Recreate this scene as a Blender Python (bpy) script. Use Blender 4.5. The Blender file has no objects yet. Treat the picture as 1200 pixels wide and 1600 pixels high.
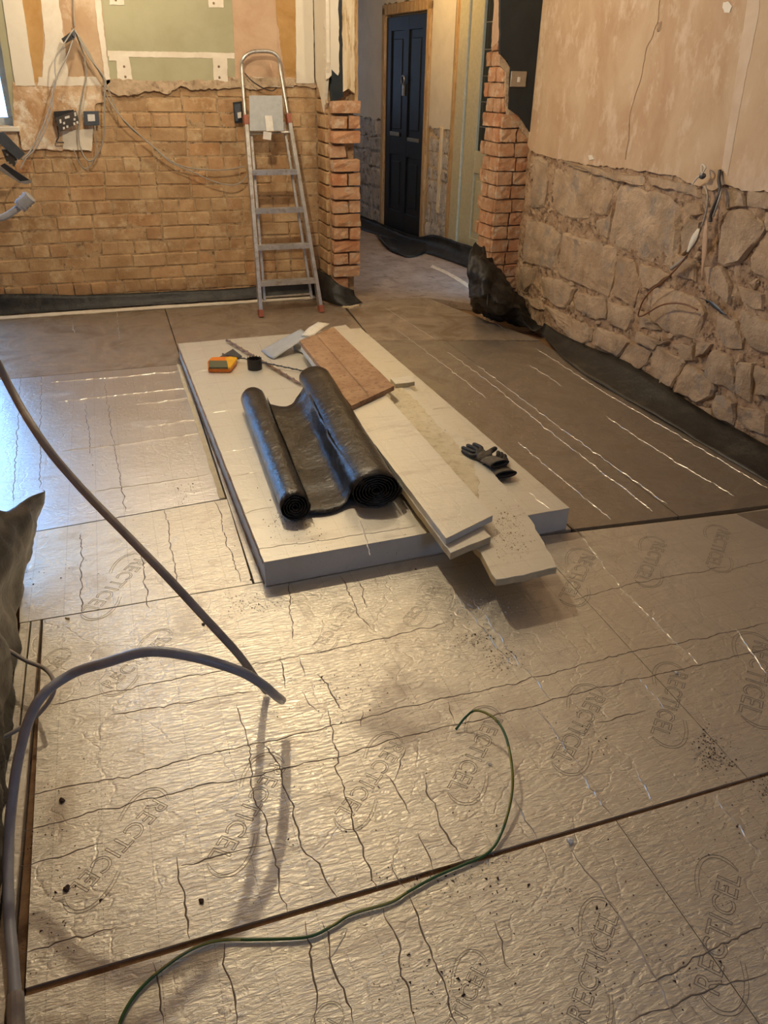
import bpy, bmesh, math, random
from mathutils import Vector, Matrix, noise
from mathutils.geometry import tessellate_polygon
random.seed(7)
SC = bpy.context.scene
COL = SC.collection
# ------------------------------------------------------------------ camera
FPX, PITCH, YAW, ROLL, H = 1200.0, math.radians(29.5), math.radians(19.0), math.atan(.019), 1.52
CF = Vector((math.sin(YAW)*math.cos(PITCH), math.cos(YAW)*math.cos(PITCH), -math.sin(PITCH)))
_r = Vector((math.cos(YAW), -math.sin(YAW), 0)); _u = _r.cross(CF)
CR = _r*math.cos(ROLL)+_u*math.sin(ROLL); CU = -_r*math.sin(ROLL)+_u*math.cos(ROLL)
CO = Vector((0, 0, H))
cam = bpy.data.cameras.new('camera'); camo = bpy.data.objects.new('camera', cam); COL.objects.link(camo)
M = Matrix((CR, CU, -CF)).transposed().to_4x4(); M.translation = CO
camo.matrix_world = M
cam.sensor_fit = 'HORIZONTAL'; cam.sensor_width = 36; cam.lens = 36*FPX/1200; cam.clip_start = .02
SC.camera = camo
# ------------------------------------------------------------------ world, lights, exposure
SC.view_settings.view_transform = 'Standard'; SC.view_settings.look = 'None'
SC.view_settings.gamma = 1; SC.view_settings.use_curve_mapping = False
SC.view_settings.exposure = 0.0
w = bpy.data.worlds.new('daylight'); SC.world = w; w.use_nodes = True
w.node_tree.nodes['Background'].inputs[0].default_value = (.22, .50, 1.0, 1)
w.node_tree.nodes['Background'].inputs[1].default_value = 15.0
def lamp(name, loc, power, color, radius=.04, kind='POINT', rot=None, size=None, spot=None, blend=.6):
    l = bpy.data.lights.new(name, kind); l.energy = power; l.color = color
    if kind == 'AREA': l.size = size[0]; l.shape = 'RECTANGLE'; l.size_y = size[1]
    else: l.shadow_soft_size = radius
    if spot: l.spot_size = math.radians(spot); l.spot_blend = blend
    o = bpy.data.objects.new(name, l); COL.objects.link(o); o.location = loc
    if rot: o.rotation_euler = rot
    return o
WARM = (1.0, .82, .57)
lamp('ceiling_lamp', (.5, 3.75, 2.38), 98, WARM, .032)
lamp('ceiling_lamp', (1.75, 4.75, 2.38), 17, WARM, .032)
lamp('ceiling_lamp', (.1, 5.25, 2.38), 26, WARM, .045)
lamp('ceiling_lamp', (1.2, .9, 2.38), 3, (1.0, .86, .70), .06)
lamp('hall_lamp', (2.45, 7.3, 2.38), 24, (1.0, .66, .27), .05)
lamp('hall_daylight', (1.95, 10.2, 1.7), 3, (.42, .62, 1.0), kind='AREA', size=(.9, 1.1), rot=(math.radians(90), 0, math.radians(195)))

for loc, rot, size in (((-1.37, 6.19, 1.25), (math.radians(-90), 0, 0), (1.75, 2.2)), ((1.2, -2.28, 1.75), (math.radians(90), 0, 0), (.6, .6))):
    po = lamp('daylight_portal', loc, 1, (1, 1, 1), kind='AREA', size=size, rot=rot); po.data.cycles.is_portal = True

# ------------------------------------------------------------------ pixel -> place helpers (layout was measured on the photograph)
def ray(x, y): return CF+CR*((x-600)/FPX)+CU*((800-y)/FPX)
def pz(x, y, z=0.0):
    d = ray(x, y); return CO+d*((z-H)/d.z)
def py(x, y, Y):
    d = ray(x, y); return CO+d*(Y/d.y)
def px(x, y, X):
    d = ray(x, y); return CO+d*(X/d.x)
def pl(x, y, A, B):           # vertical plane through plan points A, B
    n = Vector((B[1]-A[1], -(B[0]-A[0]), 0)); d = ray(x, y)
    return CO+d*((Vector((A[0], A[1], 0))-CO).dot(n)/d.dot(n))

# ------------------------------------------------------------------ object helpers
def mk(name, bm, mat, parent=None, smooth=False, kind=None, autosmooth=None):
    me = bpy.data.meshes.new(name); bm.normal_update(); bm.to_mesh(me); bm.free()
    if mat is not None: me.materials.append(mat)
    if smooth: me.polygons.foreach_set('use_smooth', [True]*len(me.polygons))
    o = bpy.data.objects.new(name, me); COL.objects.link(o)
    if parent: o.parent = parent
    if kind: o['kind'] = kind
    return o
def thing(name, label, cat, group=None, loc=(0, 0, 0)):
    o = bpy.data.objects.new(name, None); COL.objects.link(o); o.location = loc; o.empty_display_size = .1
    o['label'] = label; o['category'] = cat
    if group: o['group'] = group
    return o
def tag(o, label, cat, group=None):
    o['label'] = label; o['category'] = cat
    if group: o['group'] = group
    return o
def settle(root):
    """move the origin of an Empty to the base centre of its parts (parts keep their place)"""
    pts = []
    def walk(o):
        for c in o.children:
            if c.type == 'MESH': pts.extend(v.co.copy() for v in c.data.vertices)
            walk(c)
    walk(root)
    if not pts: return root
    mn = [min(p[i] for p in pts) for i in range(3)]; mx = [max(p[i] for p in pts) for i in range(3)]
    b = Vector(((mn[0]+mx[0])/2, (mn[1]+mx[1])/2, mn[2]))
    seen = set()
    def shift(o):
        for c in o.children:
            if c.type == 'MESH' and c.data.name not in seen:
                seen.add(c.data.name); c.data.transform(Matrix.Translation(-b))
            shift(c)
    shift(root); root.location = b
    return root
def bbox(bm, x0, x1, y0, y1, z0, z1, bev=0, jit=0, M=None):
    vs = [bm.verts.new((x, y, z)) for x in (x0, x1) for y in (y0, y1) for z in (z0, z1)]
    fs = [(0, 1, 3, 2), (4, 6, 7, 5), (0, 4, 5, 1), (2, 3, 7, 6), (0, 2, 6, 4), (1, 5, 7, 3)]
    F = [bm.faces.new([vs[i] for i in f]) for f in fs]
    if bev:
        es = list({e for f in F for e in f.edges})
        r = bmesh.ops.bevel(bm, geom=es, offset=bev, segments=1, affect='EDGES')
        vs = list({v for f in r['faces'] for v in f.verts})
    if jit:
        for v in vs: v.co += Vector([random.uniform(-jit, jit) for _ in range(3)])
    if M:
        for v in vs: v.co = M @ v.co
    return vs
def box(x0, x1, y0, y1, z0, z1, bev=0, jit=0):
    bm = bmesh.new(); bbox(bm, x0, x1, y0, y1, z0, z1, bev, jit); return bm
def smoothpath(P, n=8):
    P = [Vector(p) for p in P]
    if len(P) < 3 or n < 2: return P
    out = []
    Q = [P[0]*2-P[1]]+P+[P[-1]*2-P[-2]]
    for i in range(1, len(Q)-2):
        a, b, c, d = Q[i-1:i+3]
        for k in range(n):
            t = k/n
            out.append(.5*((2*b)+(c-a)*t+(2*a-5*b+4*c-d)*t*t+(3*b-a-3*c+d)*t**3))
    out.append(P[-1]); return out
def tube(P, r, seg=8, n=8, bm=None, taper=None, ribs=None):
    bm = bm or bmesh.new(); P = smoothpath(P, n)
    T = [(P[min(i+1, len(P)-1)]-P[max(i-1, 0)]).normalized() for i in range(len(P))]
    N = T[0].orthogonal().normalized(); rings = []
    for i, p in enumerate(P):
        N = (N-T[i]*N.dot(T[i])).normalized(); B = T[i].cross(N)
        rr = r*(taper(i/(len(P)-1)) if taper else 1)
        if ribs and i % ribs == 0: rr *= .86
        rings.append([bm.verts.new(p+(N*math.cos(a)+B*math.sin(a))*rr) for a in [2*math.pi*k/seg for k in range(seg)]])
    for a, b in zip(rings[:-1], rings[1:]):
        for k in range(seg): bm.faces.new((a[k], a[(k+1) % seg], b[(k+1) % seg], b[k]))
    bm.faces.new(rings[0][::-1]); bm.faces.new(rings[-1])
    return bm
def jag(pts, amp=.006, step=.02, seed=0, edges=None):
    """subdivide outline and roughen the listed edges"""
    out = []; rnd = random.Random(seed); n = len(pts)
    for i in range(n):
        a = Vector(pts[i]); b = Vector(pts[(i+1) % n]); out.append(a)
        if edges is None or i in edges:
            L = (b-a).length; k = max(1, int(L/step)); nrm = Vector((-(b-a).y, (b-a).x)).normalized()
            for j in range(1, k):
                q = a.lerp(b, j/k)
                out.append(q+nrm*(noise.noise(Vector((q.x*14, q.y*14, seed)))*amp*1.6+rnd.uniform(-1, 1)*amp*.6))
    return out
def slab2d(pts, fn, t):
    """extrude a 2-D outline; fn(u, v, depth) -> world point"""
    bm = bmesh.new()
    a = [bm.verts.new(fn(p[0], p[1], t)) for p in pts]; b = [bm.verts.new(fn(p[0], p[1], 0)) for p in pts]
    n = len(pts)
    for i in range(n): bm.faces.new((a[i], b[i], b[(i+1) % n], a[(i+1) % n]))
    if n <= 4: bm.faces.new(a); bm.faces.new(b[::-1])
    else:
        for t3 in tessellate_polygon([[Vector((p[0], p[1], 0)) for p in pts]]):
            if len(set(t3)) < 3: continue
            try: bm.faces.new([a[k] for k in t3]); bm.faces.new([b[k] for k in t3[::-1]])
            except ValueError: pass
    bmesh.ops.recalc_face_normals(bm, faces=bm.faces)
    return bm
def resample(P, n):
    P = [Vector(p) for p in P]; L = [0]
    for a, b in zip(P[:-1], P[1:]): L.append(L[-1]+(b-a).length)
    out = []
    for k in range(n):
        s = L[-1]*k/(n-1); i = 0
        while i < len(P)-2 and L[i+1] < s: i += 1
        d = L[i+1]-L[i]; out.append(P[i].lerp(P[i+1], 0 if d == 0 else (s-L[i])/d))
    return out
def sheet(rows, nu=40, nv=6, amp=.01, freq=6, t=.0012, seed=0, sm=3, fold=0, minz=None, ridge=0):
    """thin crumpled sheet lofted through polylines, with real thickness"""
    R = [resample(smoothpath(r, sm) if sm > 1 else r, nu) for r in rows]
    V = []
    for i in range(nu):
        col = smoothpath([r[i] for r in R], nv) if len(R) > 2 else [R[0][i].lerp(R[1][i], k/nv) for k in range(nv+1)]
        V.append(col)
    m = len(V[0]); bm = bmesh.new(); G = []
    for i in range(nu):
        g = []
        for j in range(m):
            p = V[i][j].copy()
            du = V[min(i+1, nu-1)][j]-V[max(i-1, 0)][j]; dv = V[i][min(j+1, m-1)]-V[i][max(j-1, 0)]
            nr = du.cross(dv)
            nr = nr.normalized() if nr.length > 1e-9 else Vector((0, 0, 1))
            q = p*freq+Vector((seed*3.1, seed, 0))
            a = noise.noise(q)*amp+(abs(noise.noise(q*2.3))-.2)*amp*.7
            if fold: a += fold*(abs(((i/nu*7+j/m*2+noise.noise(q*.5)) % 1)-.5)-.25)
            if ridge: a += ridge*(.25-abs(noise.noise(p*5+Vector((9, seed, 0)))))+ridge*.5*(.2-abs(noise.noise(p*12+Vector((seed, 3, 0)))))
            p += nr*a
            if minz is not None and p.z < minz: p.z = minz
            g.append(bm.verts.new(p))
        G.append(g)
    for i in range(nu-1):
        for j in range(m-1): bm.faces.new((G[i][j], G[i+1][j], G[i+1][j+1], G[i][j+1]))
    bmesh.ops.recalc_face_normals(bm, faces=bm.faces)
    bmesh.ops.solidify(bm, geom=bm.faces[:], thickness=t)
    return bm

# ------------------------------------------------------------------ materials
def nodes(name):
    m = bpy.data.materials.new(name); m.use_nodes = True; nt = m.node_tree
    return m, nt, nt.nodes['Principled BSDF']
def N(nt, typ, **kw):
    n = nt.nodes.new(typ)
    for k, v in kw.items():
        if k in n.inputs: n.inputs[k].default_value = v
        else: setattr(n, k, v)
    return n
def L(nt, a, b): nt.links.new(a, b)
def ramp(nt, fac, stops):
    r = nt.nodes.new('ShaderNodeValToRGB'); e = r.color_ramp.elements
    while len(e) < len(stops): e.new(.5)
    for i, (p, c) in enumerate(stops): e[i].position = p; e[i].color = (*c, 1) if len(c) == 3 else c
    L(nt, fac, r.inputs[0]); return r.outputs[0]
def mixc(nt, fac, a, b, mode='MIX'):
    n = nt.nodes.new('ShaderNodeMix'); n.data_type = 'RGBA'; n.blend_type = mode
    for s, v in ((0, fac), (6, a), (7, b)):
        if hasattr(v, 'node'): L(nt, v, n.inputs[s])
        else: n.inputs[s].default_value = v if s == 0 else (*v, 1)
    return n.outputs[2]
def pos(nt, scale=(1, 1, 1), rot=(0, 0, 0), src='POS'):
    mp = nt.nodes.new('ShaderNodeMapping'); mp.inputs['Scale'].default_value = scale; mp.inputs['Rotation'].default_value = rot
    if src == 'POS': g = nt.nodes.new('ShaderNodeNewGeometry'); L(nt, g.outputs['Position'], mp.inputs[0])
    else: g = nt.nodes.new('ShaderNodeTexCoord'); L(nt, g.outputs['Object'], mp.inputs[0])
    return mp.outputs[0]
def ntex(nt, vec, scale, detail=4, rough=.6, dist=0):
    n = N(nt, 'ShaderNodeTexNoise', Scale=scale, Detail=detail, Roughness=rough, Distortion=dist); L(nt, vec, n.inputs['Vector']); return n.outputs[0]
def math_(nt, op, a, b=None, c=None):
    n = nt.nodes.new('ShaderNodeMath'); n.operation = op
    for i, v in enumerate((a, b, c)):
        if v is None: continue
        if hasattr(v, 'node'): L(nt, v, n.inputs[i])
        else: n.inputs[i].default_value = v
    return n.outputs[0]
def bump(nt, b, h, strength=.5, dist=.01):
    n = N(nt, 'ShaderNodeBump', Strength=strength, Distance=dist); L(nt, h, n.inputs['Height'])
    if b.inputs['Normal'].is_linked: L(nt, b.inputs['Normal'].links[0].from_socket, n.inputs['Normal'])
    L(nt, n.outputs[0], b.inputs['Normal'])
def rough_mat(name, c1, c2, scale=8, c3=None, s3=30, rough=.85, bumps=((40, .4, .004),), stretch=(1, 1, 1), metal=0, rand=None, lo=.35, hi=.65, spec=.3):
    m, nt, b = nodes(name); v = pos(nt, stretch)
    col = ramp(nt, ntex(nt, v, scale, 6, .65, .4), [(lo, c1), (hi, c2)])
    if c3: col = mixc(nt, ramp(nt, ntex(nt, v, s3, 5, .7), [(.52, (0, 0, 0)), (.66, (1, 1, 1))]), col, c3)
    if rand:
        oi = nt.nodes.new('ShaderNodeObjectInfo')
        rc = ramp(nt, oi.outputs['Random'], rand)
        col = mixc(nt, 1.0, col, rc, 'MULTIPLY')
    L(nt, col, b.inputs['Base Color']); b.inputs['Roughness'].default_value = rough; b.inputs['Metallic'].default_value = metal
    b.inputs['Specular IOR Level'].default_value = spec
    for s, st, d in bumps: bump(nt, b, ntex(nt, v, s, 6, .65), st, d)
    return m
def plain(name, c, rough=.5, metal=0, spec=.5):
    m, nt, b = nodes(name); b.inputs['Roughness'].default_value = rough; b.inputs['Metallic'].default_value = metal
    b.inputs['Specular IOR Level'].default_value = spec
    v = pos(nt); L(nt, ramp(nt, ntex(nt, v, 30, 4), [(.3, tuple(x*.82 for x in c)), (.7, c)]), b.inputs['Base Color'])
    bump(nt, b, ntex(nt, v, 120, 3), .08, .002)
    return m
def foil(name, tone=(.74, .69, .58), dust=(.40, .31, .21), dmin=.54, dmax=.80, dscale=2.2, rough=(.28, .47), wr=1.45, grid=.105, gridrot=0.0, metal=.74, grdcol=.45):
    m, nt, b = nodes(name); v = pos(nt)
    # dust and stains
    d1 = ntex(nt, v, dscale, 8, .68, .8)
    dm = ramp(nt, d1, [(dmin, (0, 0, 0)), (dmax, (1, 1, 1))])
    st = ntex(nt, pos(nt, (1.2, 5, 1), (0, 0, .5)), 3.2, 7, .7, .5)
    sm = ramp(nt, st, [(.55, (0, 0, 0)), (.8, (.6, .6, .6))])
    dd = math_(nt, 'MAXIMUM', dm, sm)
    fine = ramp(nt, ntex(nt, v, 260, 3, .7), [(.68, (0, 0, 0)), (.74, (1, 1, 1))])
    fine = math_(nt, 'MULTIPLY', fine, ramp(nt, ntex(nt, v, 3.1, 4), [(.48, (0, 0, 0)), (.62, (.8, .8, .8))]))
    dd = math_(nt, 'MAXIMUM', dd, fine)
    col = mixc(nt, dd, tone, dust)
    if grid:   # dashed cutting grid printed on the facing
        sp = nt.nodes.new('ShaderNodeSeparateXYZ'); L(nt, pos(nt, (1, 1, 1), (0, 0, gridrot)), sp.inputs[0])
        msk = None
        for a, o in ((0, 1), (1, 0)):
            f = math_(nt, 'FRACT', math_(nt, 'DIVIDE', math_(nt, 'ADD', sp.outputs[a], 10.09), grid))
            ln = math_(nt, 'LESS_THAN', f, .014)
            ds = math_(nt, 'LESS_THAN', math_(nt, 'FRACT', math_(nt, 'DIVIDE', math_(nt, 'ADD', sp.outputs[o], 10), .0105)), .62)
            q = math_(nt, 'MULTIPLY', ln, ds); msk = q if msk is None else math_(nt, 'MAXIMUM', msk, q)
        up = nt.nodes.new('ShaderNodeSeparateXYZ'); g = nt.nodes.new('ShaderNodeNewGeometry'); L(nt, g.outputs['True Normal'], up.inputs[0])
        msk = math_(nt, 'MULTIPLY', msk, math_(nt, 'GREATER_THAN', up.outputs[2], .9))
        col = mixc(nt, math_(nt, 'MULTIPLY', msk, grdcol), col, (.06, .05, .045))
    L(nt, col, b.inputs['Base Color'])
    L(nt, math_(nt, 'MULTIPLY_ADD', dd, -metal*.75, metal), b.inputs['Metallic'])
    rr = nt.nodes.new('ShaderNodeMapRange'); L(nt, ntex(nt, v, 5, 5), rr.inputs[0])
    rr.inputs[3].default_value = rough[0]; rr.inputs[4].default_value = rough[1]
    L(nt, math_(nt, 'MULTIPLY_ADD', dd, .3, rr.outputs[0]), b.inputs['Roughness'])
    # wrinkles: soft ridges, fine crumple, long creases
    w1 = N(nt, 'ShaderNodeTexNoise', Scale=27.0, Detail=6.0, Roughness=.6, Distortion=1.2); w1.noise_type = 'RIDGED_MULTIFRACTAL'
    L(nt, pos(nt, (.8, 1.5, 1), (0, 0, .25)), w1.inputs['Vector'])
    msk2 = ramp(nt, ntex(nt, v, 2.4, 4), [(.38, (.12, .12, .12)), (.62, (1, 1, 1))])
    bump(nt, b, math_(nt, 'MULTIPLY', w1.outputs[0], msk2), .40*wr, .004)
    bump(nt, b, ntex(nt, pos(nt, (.5, 1.6, 1), (0, 0, .2)), 75, 5, .65, 1.0), .42*wr, .004)
    bump(nt, b, ntex(nt, pos(nt, (.25, 3.2, 1), (0, 0, .25)), 60, 3, .6), .18*wr, .002)
    vo = N(nt, 'ShaderNodeTexVoronoi', Scale=3.6); vo.feature = 'DISTANCE_TO_EDGE'
    wv = nt.nodes.new('ShaderNodeVectorMath'); wv.operation = 'ADD'
    nz = N(nt, 'ShaderNodeTexNoise', Scale=4.0, Detail=5.0); L(nt, v, nz.inputs['Vector'])
    sc_ = nt.nodes.new('ShaderNodeVectorMath'); sc_.operation = 'SCALE'; sc_.inputs['Scale'].default_value = .5
    L(nt, nz.outputs[1], sc_.inputs[0]); L(nt, v, wv.inputs[0]); L(nt, sc_.outputs[0], wv.inputs[1]); L(nt, wv.outputs[0], vo.inputs['Vector'])
    e = ramp(nt, vo.outputs[0], [(0, (0, 0, 0)), (.028, (1, 1, 1))])
    bump(nt, b, e, .22*wr, .002)
    return m
MT = {}
MT['foil'] = foil('foil_facing')
MT['foil_mid'] = foil('foil_facing_creased', tone=(.72, .67, .57), dmin=.50, dmax=.78)
MT['foil_left'] = foil('smooth_foil_facing', tone=(.80, .80, .80), dmin=.66, dmax=.95, rough=(.24, .36), wr=1.0, metal=.88)
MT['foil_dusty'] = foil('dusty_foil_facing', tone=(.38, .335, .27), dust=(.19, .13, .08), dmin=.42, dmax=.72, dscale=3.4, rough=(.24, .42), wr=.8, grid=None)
MT['foil_clean'] = foil('clean_foil_facing', tone=(.72, .69, .60), dmin=.62, dmax=.9, rough=(.42, .55), wr=.55, grdcol=.3, metal=.6)
MT['foil_back'] = foil('trodden_foil_facing', tone=(.50, .42, .33), dust=(.20, .14, .085), dmin=.36, dmax=.62, dscale=3.4, rough=(.28, .45), wr=.8, grid=None)
MT['crease_dark'] = plain('crease_shade', (.24, .19, .14), .6, .3)  # dark colour stands in for shade in the fold grooves
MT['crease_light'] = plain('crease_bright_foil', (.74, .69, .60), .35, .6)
MT['ink'] = plain('printed_ink', (.20, .17, .135), .6)
MT['pir'] = rough_mat('rigid_foam_core', (.50, .42, .26), (.62, .53, .34), 20, rough=.9, bumps=((120, .3, .002),))
MT['pir_pale'] = rough_mat('pale_torn_foam', (.60, .53, .37), (.70, .63, .46), 14, (.50, .42, .27), 24, .9, ((60, .6, .004),))
MT['pir_grey'] = rough_mat('grey_foam_edge', (.58, .58, .52), (.66, .66, .60), 6, rough=.85, bumps=((90, .15, .002),))
MT['pir_brown'] = rough_mat('aged_brown_foam', (.20, .11, .055), (.30, .18, .09), 24, rough=.9, bumps=((80, .4, .003),))
MT['brick'] = rough_mat('old_clay_brick', (.38, .235, .12), (.54, .385, .225), 6, (.58, .45, .29), 9, .92, ((22, .8, .008), (80, .6, .004)),
                        rand=[(0, (.88, .82, .74)), (.35, (1, .97, .92)), (.7, (1.04, .99, .92)), (.9, (1.0, .84, .72)), (1, (.84, .80, .76))])
MT['brick_raw'] = rough_mat('broken_orange_brick', (.44, .23, .12), (.55, .37, .23), 11, (.60, .50, .38), 15, .94, ((20, .9, .010), (70, .7, .005)),
                            rand=[(0, (.9, .8, .7)), (.5, (1, 1, 1)), (1, (1.05, .85, .74))])
MT['mortar'] = rough_mat('sandy_mortar', (.38, .255, .14), (.50, .36, .21), 14, (.16, .10, .055), 30, .95, ((40, .7, .006), (140, .5, .003)))
MT['rubble_mortar'] = rough_mat('earthy_rubble_mortar', (.32, .20, .115), (.50, .36, .23), 14, (.11, .065, .04), 26, .95, ((30, .8, .012), (100, .8, .006)))
MT['stone'] = rough_mat('rubble_stone', (.38, .275, .175), (.55, .425, .295), 6, (.33, .28, .225), 9, .88, ((12, .9, .02), (34, .8, .01), (90, .6, .005)),
                        rand=[(0, (.86, .84, .82)), (.4, (1, .97, .93)), (.8, (1.03, .98, .92)), (1, (.92, .86, .80))])
MT['plaster_pink'] = rough_mat('bare_pink_plaster', (.46, .305, .18), (.57, .425, .275), 2.6, (.62, .48, .34), 7, .82, ((60, .15, .003), (5, .25, .01)), stretch=(1, 1.2, .7))
MT['plaster_left'] = rough_mat('blotchy_plaster', (.46, .27, .13), (.72, .54, .36), 9, (.80, .72, .58), 11, .88, ((30, .6, .01), (90, .4, .003)))
MT['plaster_tan'] = rough_mat('tan_plaster', (.50, .33, .21), (.60, .43, .29), 5, rough=.85, bumps=((50, .2, .003),))
MT['plaster_pale'] = rough_mat('paler_smooth_plaster', (.56, .43, .30), (.66, .53, .39), 5, rough=.8, bumps=((50, .12, .002),))
MT['plaster_ochre'] = rough_mat('ochre_stained_plaster', (.40, .22, .07), (.52, .32, .13), 6, rough=.85, bumps=((50, .2, .003),))
MT['filler'] = rough_mat('white_joint_filler', (.70, .62, .50), (.80, .74, .62), 9, rough=.85, bumps=((50, .15, .002),))
MT['white_paint'] = rough_mat('cream_wall_paint', (.72, .66, .54), (.78, .72, .60), 4, rough=.7, bumps=((80, .08, .002),))
MT['greenboard'] = rough_mat('green_plasterboard', (.37, .35, .22), (.42, .40, .265), 4, rough=.85, bumps=((120, .08, .001),))
MT['render_grey'] = rough_mat('rough_torn_render', (.42, .31, .20), (.60, .46, .31), 16, (.28, .20, .13), 20, .95, ((24, .9, .012), (80, .7, .005)))
MT['dark_paint'] = rough_mat('dark_teal_wall_paint', (.012, .018, .022), (.020, .027, .032), 6, rough=.45, bumps=((90, .1, .002),), spec=.4)
MT['dpm'] = rough_mat('black_polythene', (.007, .007, .006), (.014, .013, .011), 6, (.035, .03, .023), 7, .48, ((9, .5, .02), (38, .3, .004)), spec=.5)
MT['dpm_matt'] = rough_mat('dusty_black_polythene', (.022, .020, .016), (.036, .032, .026), 5, (.06, .052, .038), 9, .42, ((7, .4, .02), (40, .25, .004)), spec=.5)
MT['roll'] = rough_mat('glossy_black_polythene_roll', (.008, .007, .006), (.015, .013, .010), 8, (.045, .037, .027), 14, .27, ((10, .6, .02), (34, .5, .006)), spec=.6)
MT['alu'] = rough_mat('worn_aluminium', (.50, .48, .44), (.66, .64, .60), 14, (.42, .35, .27), 25, .38, ((60, .1, .001),), metal=.8)
MT['ladder_plastic'] = plain('grey_plastic_tray', (.42, .44, .45), .45)
MT['red_plastic'] = plain('faded_red_plastic', (.33, .10, .055), .5)
MT['timber'] = rough_mat('rough_old_timber', (.40, .24, .10), (.62, .44, .24), 7, (.25, .14, .06), 14, .85, ((30, .5, .006),), stretch=(5, 5, .6))
MT['timber_pale'] = rough_mat('pale_filler_smeared_timber', (.60, .47, .29), (.74, .64, .46), 9, (.42, .28, .13), 12, .85, ((30, .5, .006),), stretch=(3, 3, .5))
MT['chip'] = rough_mat('brown_fibre_board', (.30, .175, .095), (.42, .27, .155), 10, (.20, .11, .06), 34, .75, ((70, .3, .002),))
MT['door_blue'] = rough_mat('chipped_navy_door_paint', (.006, .009, .016), (.009, .014, .025), 5, rough=.45, bumps=((60, .15, .002),), spec=.4)
MT['door_cream'] = plain('cream_door_paint', (.52, .47, .30), .45)
MT['brass'] = plain('tarnished_metal', (.35, .32, .27), .35, .8)
MT['darkglass'] = plain('dark_leaded_glass', (.03, .03, .022), .12)
MT['concrete'] = rough_mat('dusty_concrete', (.27, .20, .145), (.40, .31, .23), 4, (.20, .15, .11), 11, .85, ((40, .3, .004), (140, .3, .002)))
MT['hall_stone'] = rough_mat('bare_hall_rubble', (.36, .33, .30), (.55, .50, .46), 9, (.17, .14, .12), 16, .92, ((9, .8, .03), (40, .7, .008)))
MT['hall_paint'] = rough_mat('old_cream_hall_paint', (.58, .52, .42), (.66, .60, .49), 4, rough=.8, bumps=((50, .1, .002),))
MT['ceiling'] = rough_mat('bare_ceiling', (.34, .30, .25), (.42, .37, .31), 3, rough=.9, bumps=((60, .05, .001),))
MT['hose'] = plain('grey_plastic_conduit', (.35, .36, .39), .38)
MT['hose_dusty'] = rough_mat('dusty_grey_conduit', (.27, .235, .20), (.38, .335, .29), 20, rough=.6, bumps=((60, .2, .001),))
MT['cable_grey'] = plain('grey_cable_sheath', (.36, .33, .28), .5)
MT['cable_white'] = plain('white_cable_sheath', (.72, .68, .58), .5)
MT['cable_dark'] = plain('dark_cable_sheath', (.06, .05, .045), .5)
MT['copper'] = plain('brown_insulated_copper', (.22, .085, .03), .4)
MT['earth_green'] = plain('green_wire_sheath', (.05, .14, .035), .4)
MT['earth_yellow'] = plain('yellow_wire_sheath', (.36, .33, .06), .4)
MT['bronze_plate'] = plain('bronze_switch_plate', (.12, .10, .075), .35, .6)
MT['nickel'] = plain('brushed_nickel_plate', (.42, .38, .32), .35, .7)
MT['white_plastic'] = plain('white_plastic', (.75, .72, .66), .4)
MT['black'] = plain('black_plastic', (.015, .014, .013), .45)
MT['steel_dark'] = plain('dark_galvanised_steel', (.10, .11, .12), .4, .5)
MT['orange'] = plain('orange_plastic', (.80, .22, .015), .45)
MT['yellow'] = plain('yellow_plastic', (.80, .42, .02), .45)
MT['olive'] = plain('olive_rubber_grip', (.10, .105, .05), .6)
MT['rust'] = rough_mat('rusty_drill_steel', (.17, .10, .06), (.30, .21, .15), 60, rough=.6, bumps=((90, .3, .001),), metal=.4)
MT['glove_knit'] = rough_mat('grey_knitted_fabric', (.095, .082, .065), (.15, .13, .10), 60, rough=.95, bumps=((260, .8, .002),))
MT['glove_coat'] = rough_mat('black_glove_coating', (.012, .012, .013), (.03, .03, .03), 40, rough=.55, bumps=((120, .3, .001),))
MT['foam_white'] = plain('white_foam', (.80, .80, .78), .8)
MT['paper'] = plain('off_white_offcut_paper', (.78, .72, .58), .6)
MT['dirt'] = plain('dark_soil', (.07, .04, .025), .95)
MT['chipwood'] = plain('wood_shavings', (.50, .34, .16), .9)

# ------------------------------------------------------------------ floor: sub-base and insulation boards with open joints
floor = mk('floor', box(-2.6, 3.5, -2.2, 10.8, -.16, -.055), MT['pir_brown'], kind='structure')
def board(pts, mat, top=0.0, th=.05):
    bm = slab2d(pts, lambda u, v, t: Vector((u, v, top-th+t)), th)
    return mk('insulation_board', bm, mat, floor)
SEAM = (.976, .992)
rect = lambda x0, x1, y0, y1: [(x0, y0), (x1, y0), (x1, y1), (x0, y1)]
board(rect(-.362, .93, -2.1, SEAM[0]), MT['foil'])
board(rect(.932, 2.60, -2.1, SEAM[0]), MT['foil'])
board([(-.362, SEAM[1]), (1.32, SEAM[1]-.006), (1.34, 2.193), (-.385, 2.193)], MT['foil'])
board([(1.322, SEAM[1]-.006), (2.60, SEAM[1]-.004), (2.60, 2.105), (2.24, 2.115), (1.342, 2.193)], MT['foil_mid'])
board([(-.455, 2.199), (.284, 2.198), (.290, 2.830), (-.49, 2.772)], MT['foil'])
board([(.292, 2.199), (1.53, 2.2), (1.53, 4.72), (.292, 4.72)], MT['foil_mid'])
board([(-1.15, 2.80), (-.49, 2.778), (.284, 2.838), (.284, 4.60), (-1.15, 4.60)], MT['foil_left'])
board([(-2.5, 3.2), (-1.156, 3.2), (-1.156, 4.60), (-2.5, 4.60)], MT['foil_mid'])
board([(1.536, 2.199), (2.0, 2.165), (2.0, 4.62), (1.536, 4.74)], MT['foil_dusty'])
board([(2.004, 2.164), (2.598, 2.125), (2.602, 4.44), (2.004, 4.62)], MT['foil_dusty'])
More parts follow.
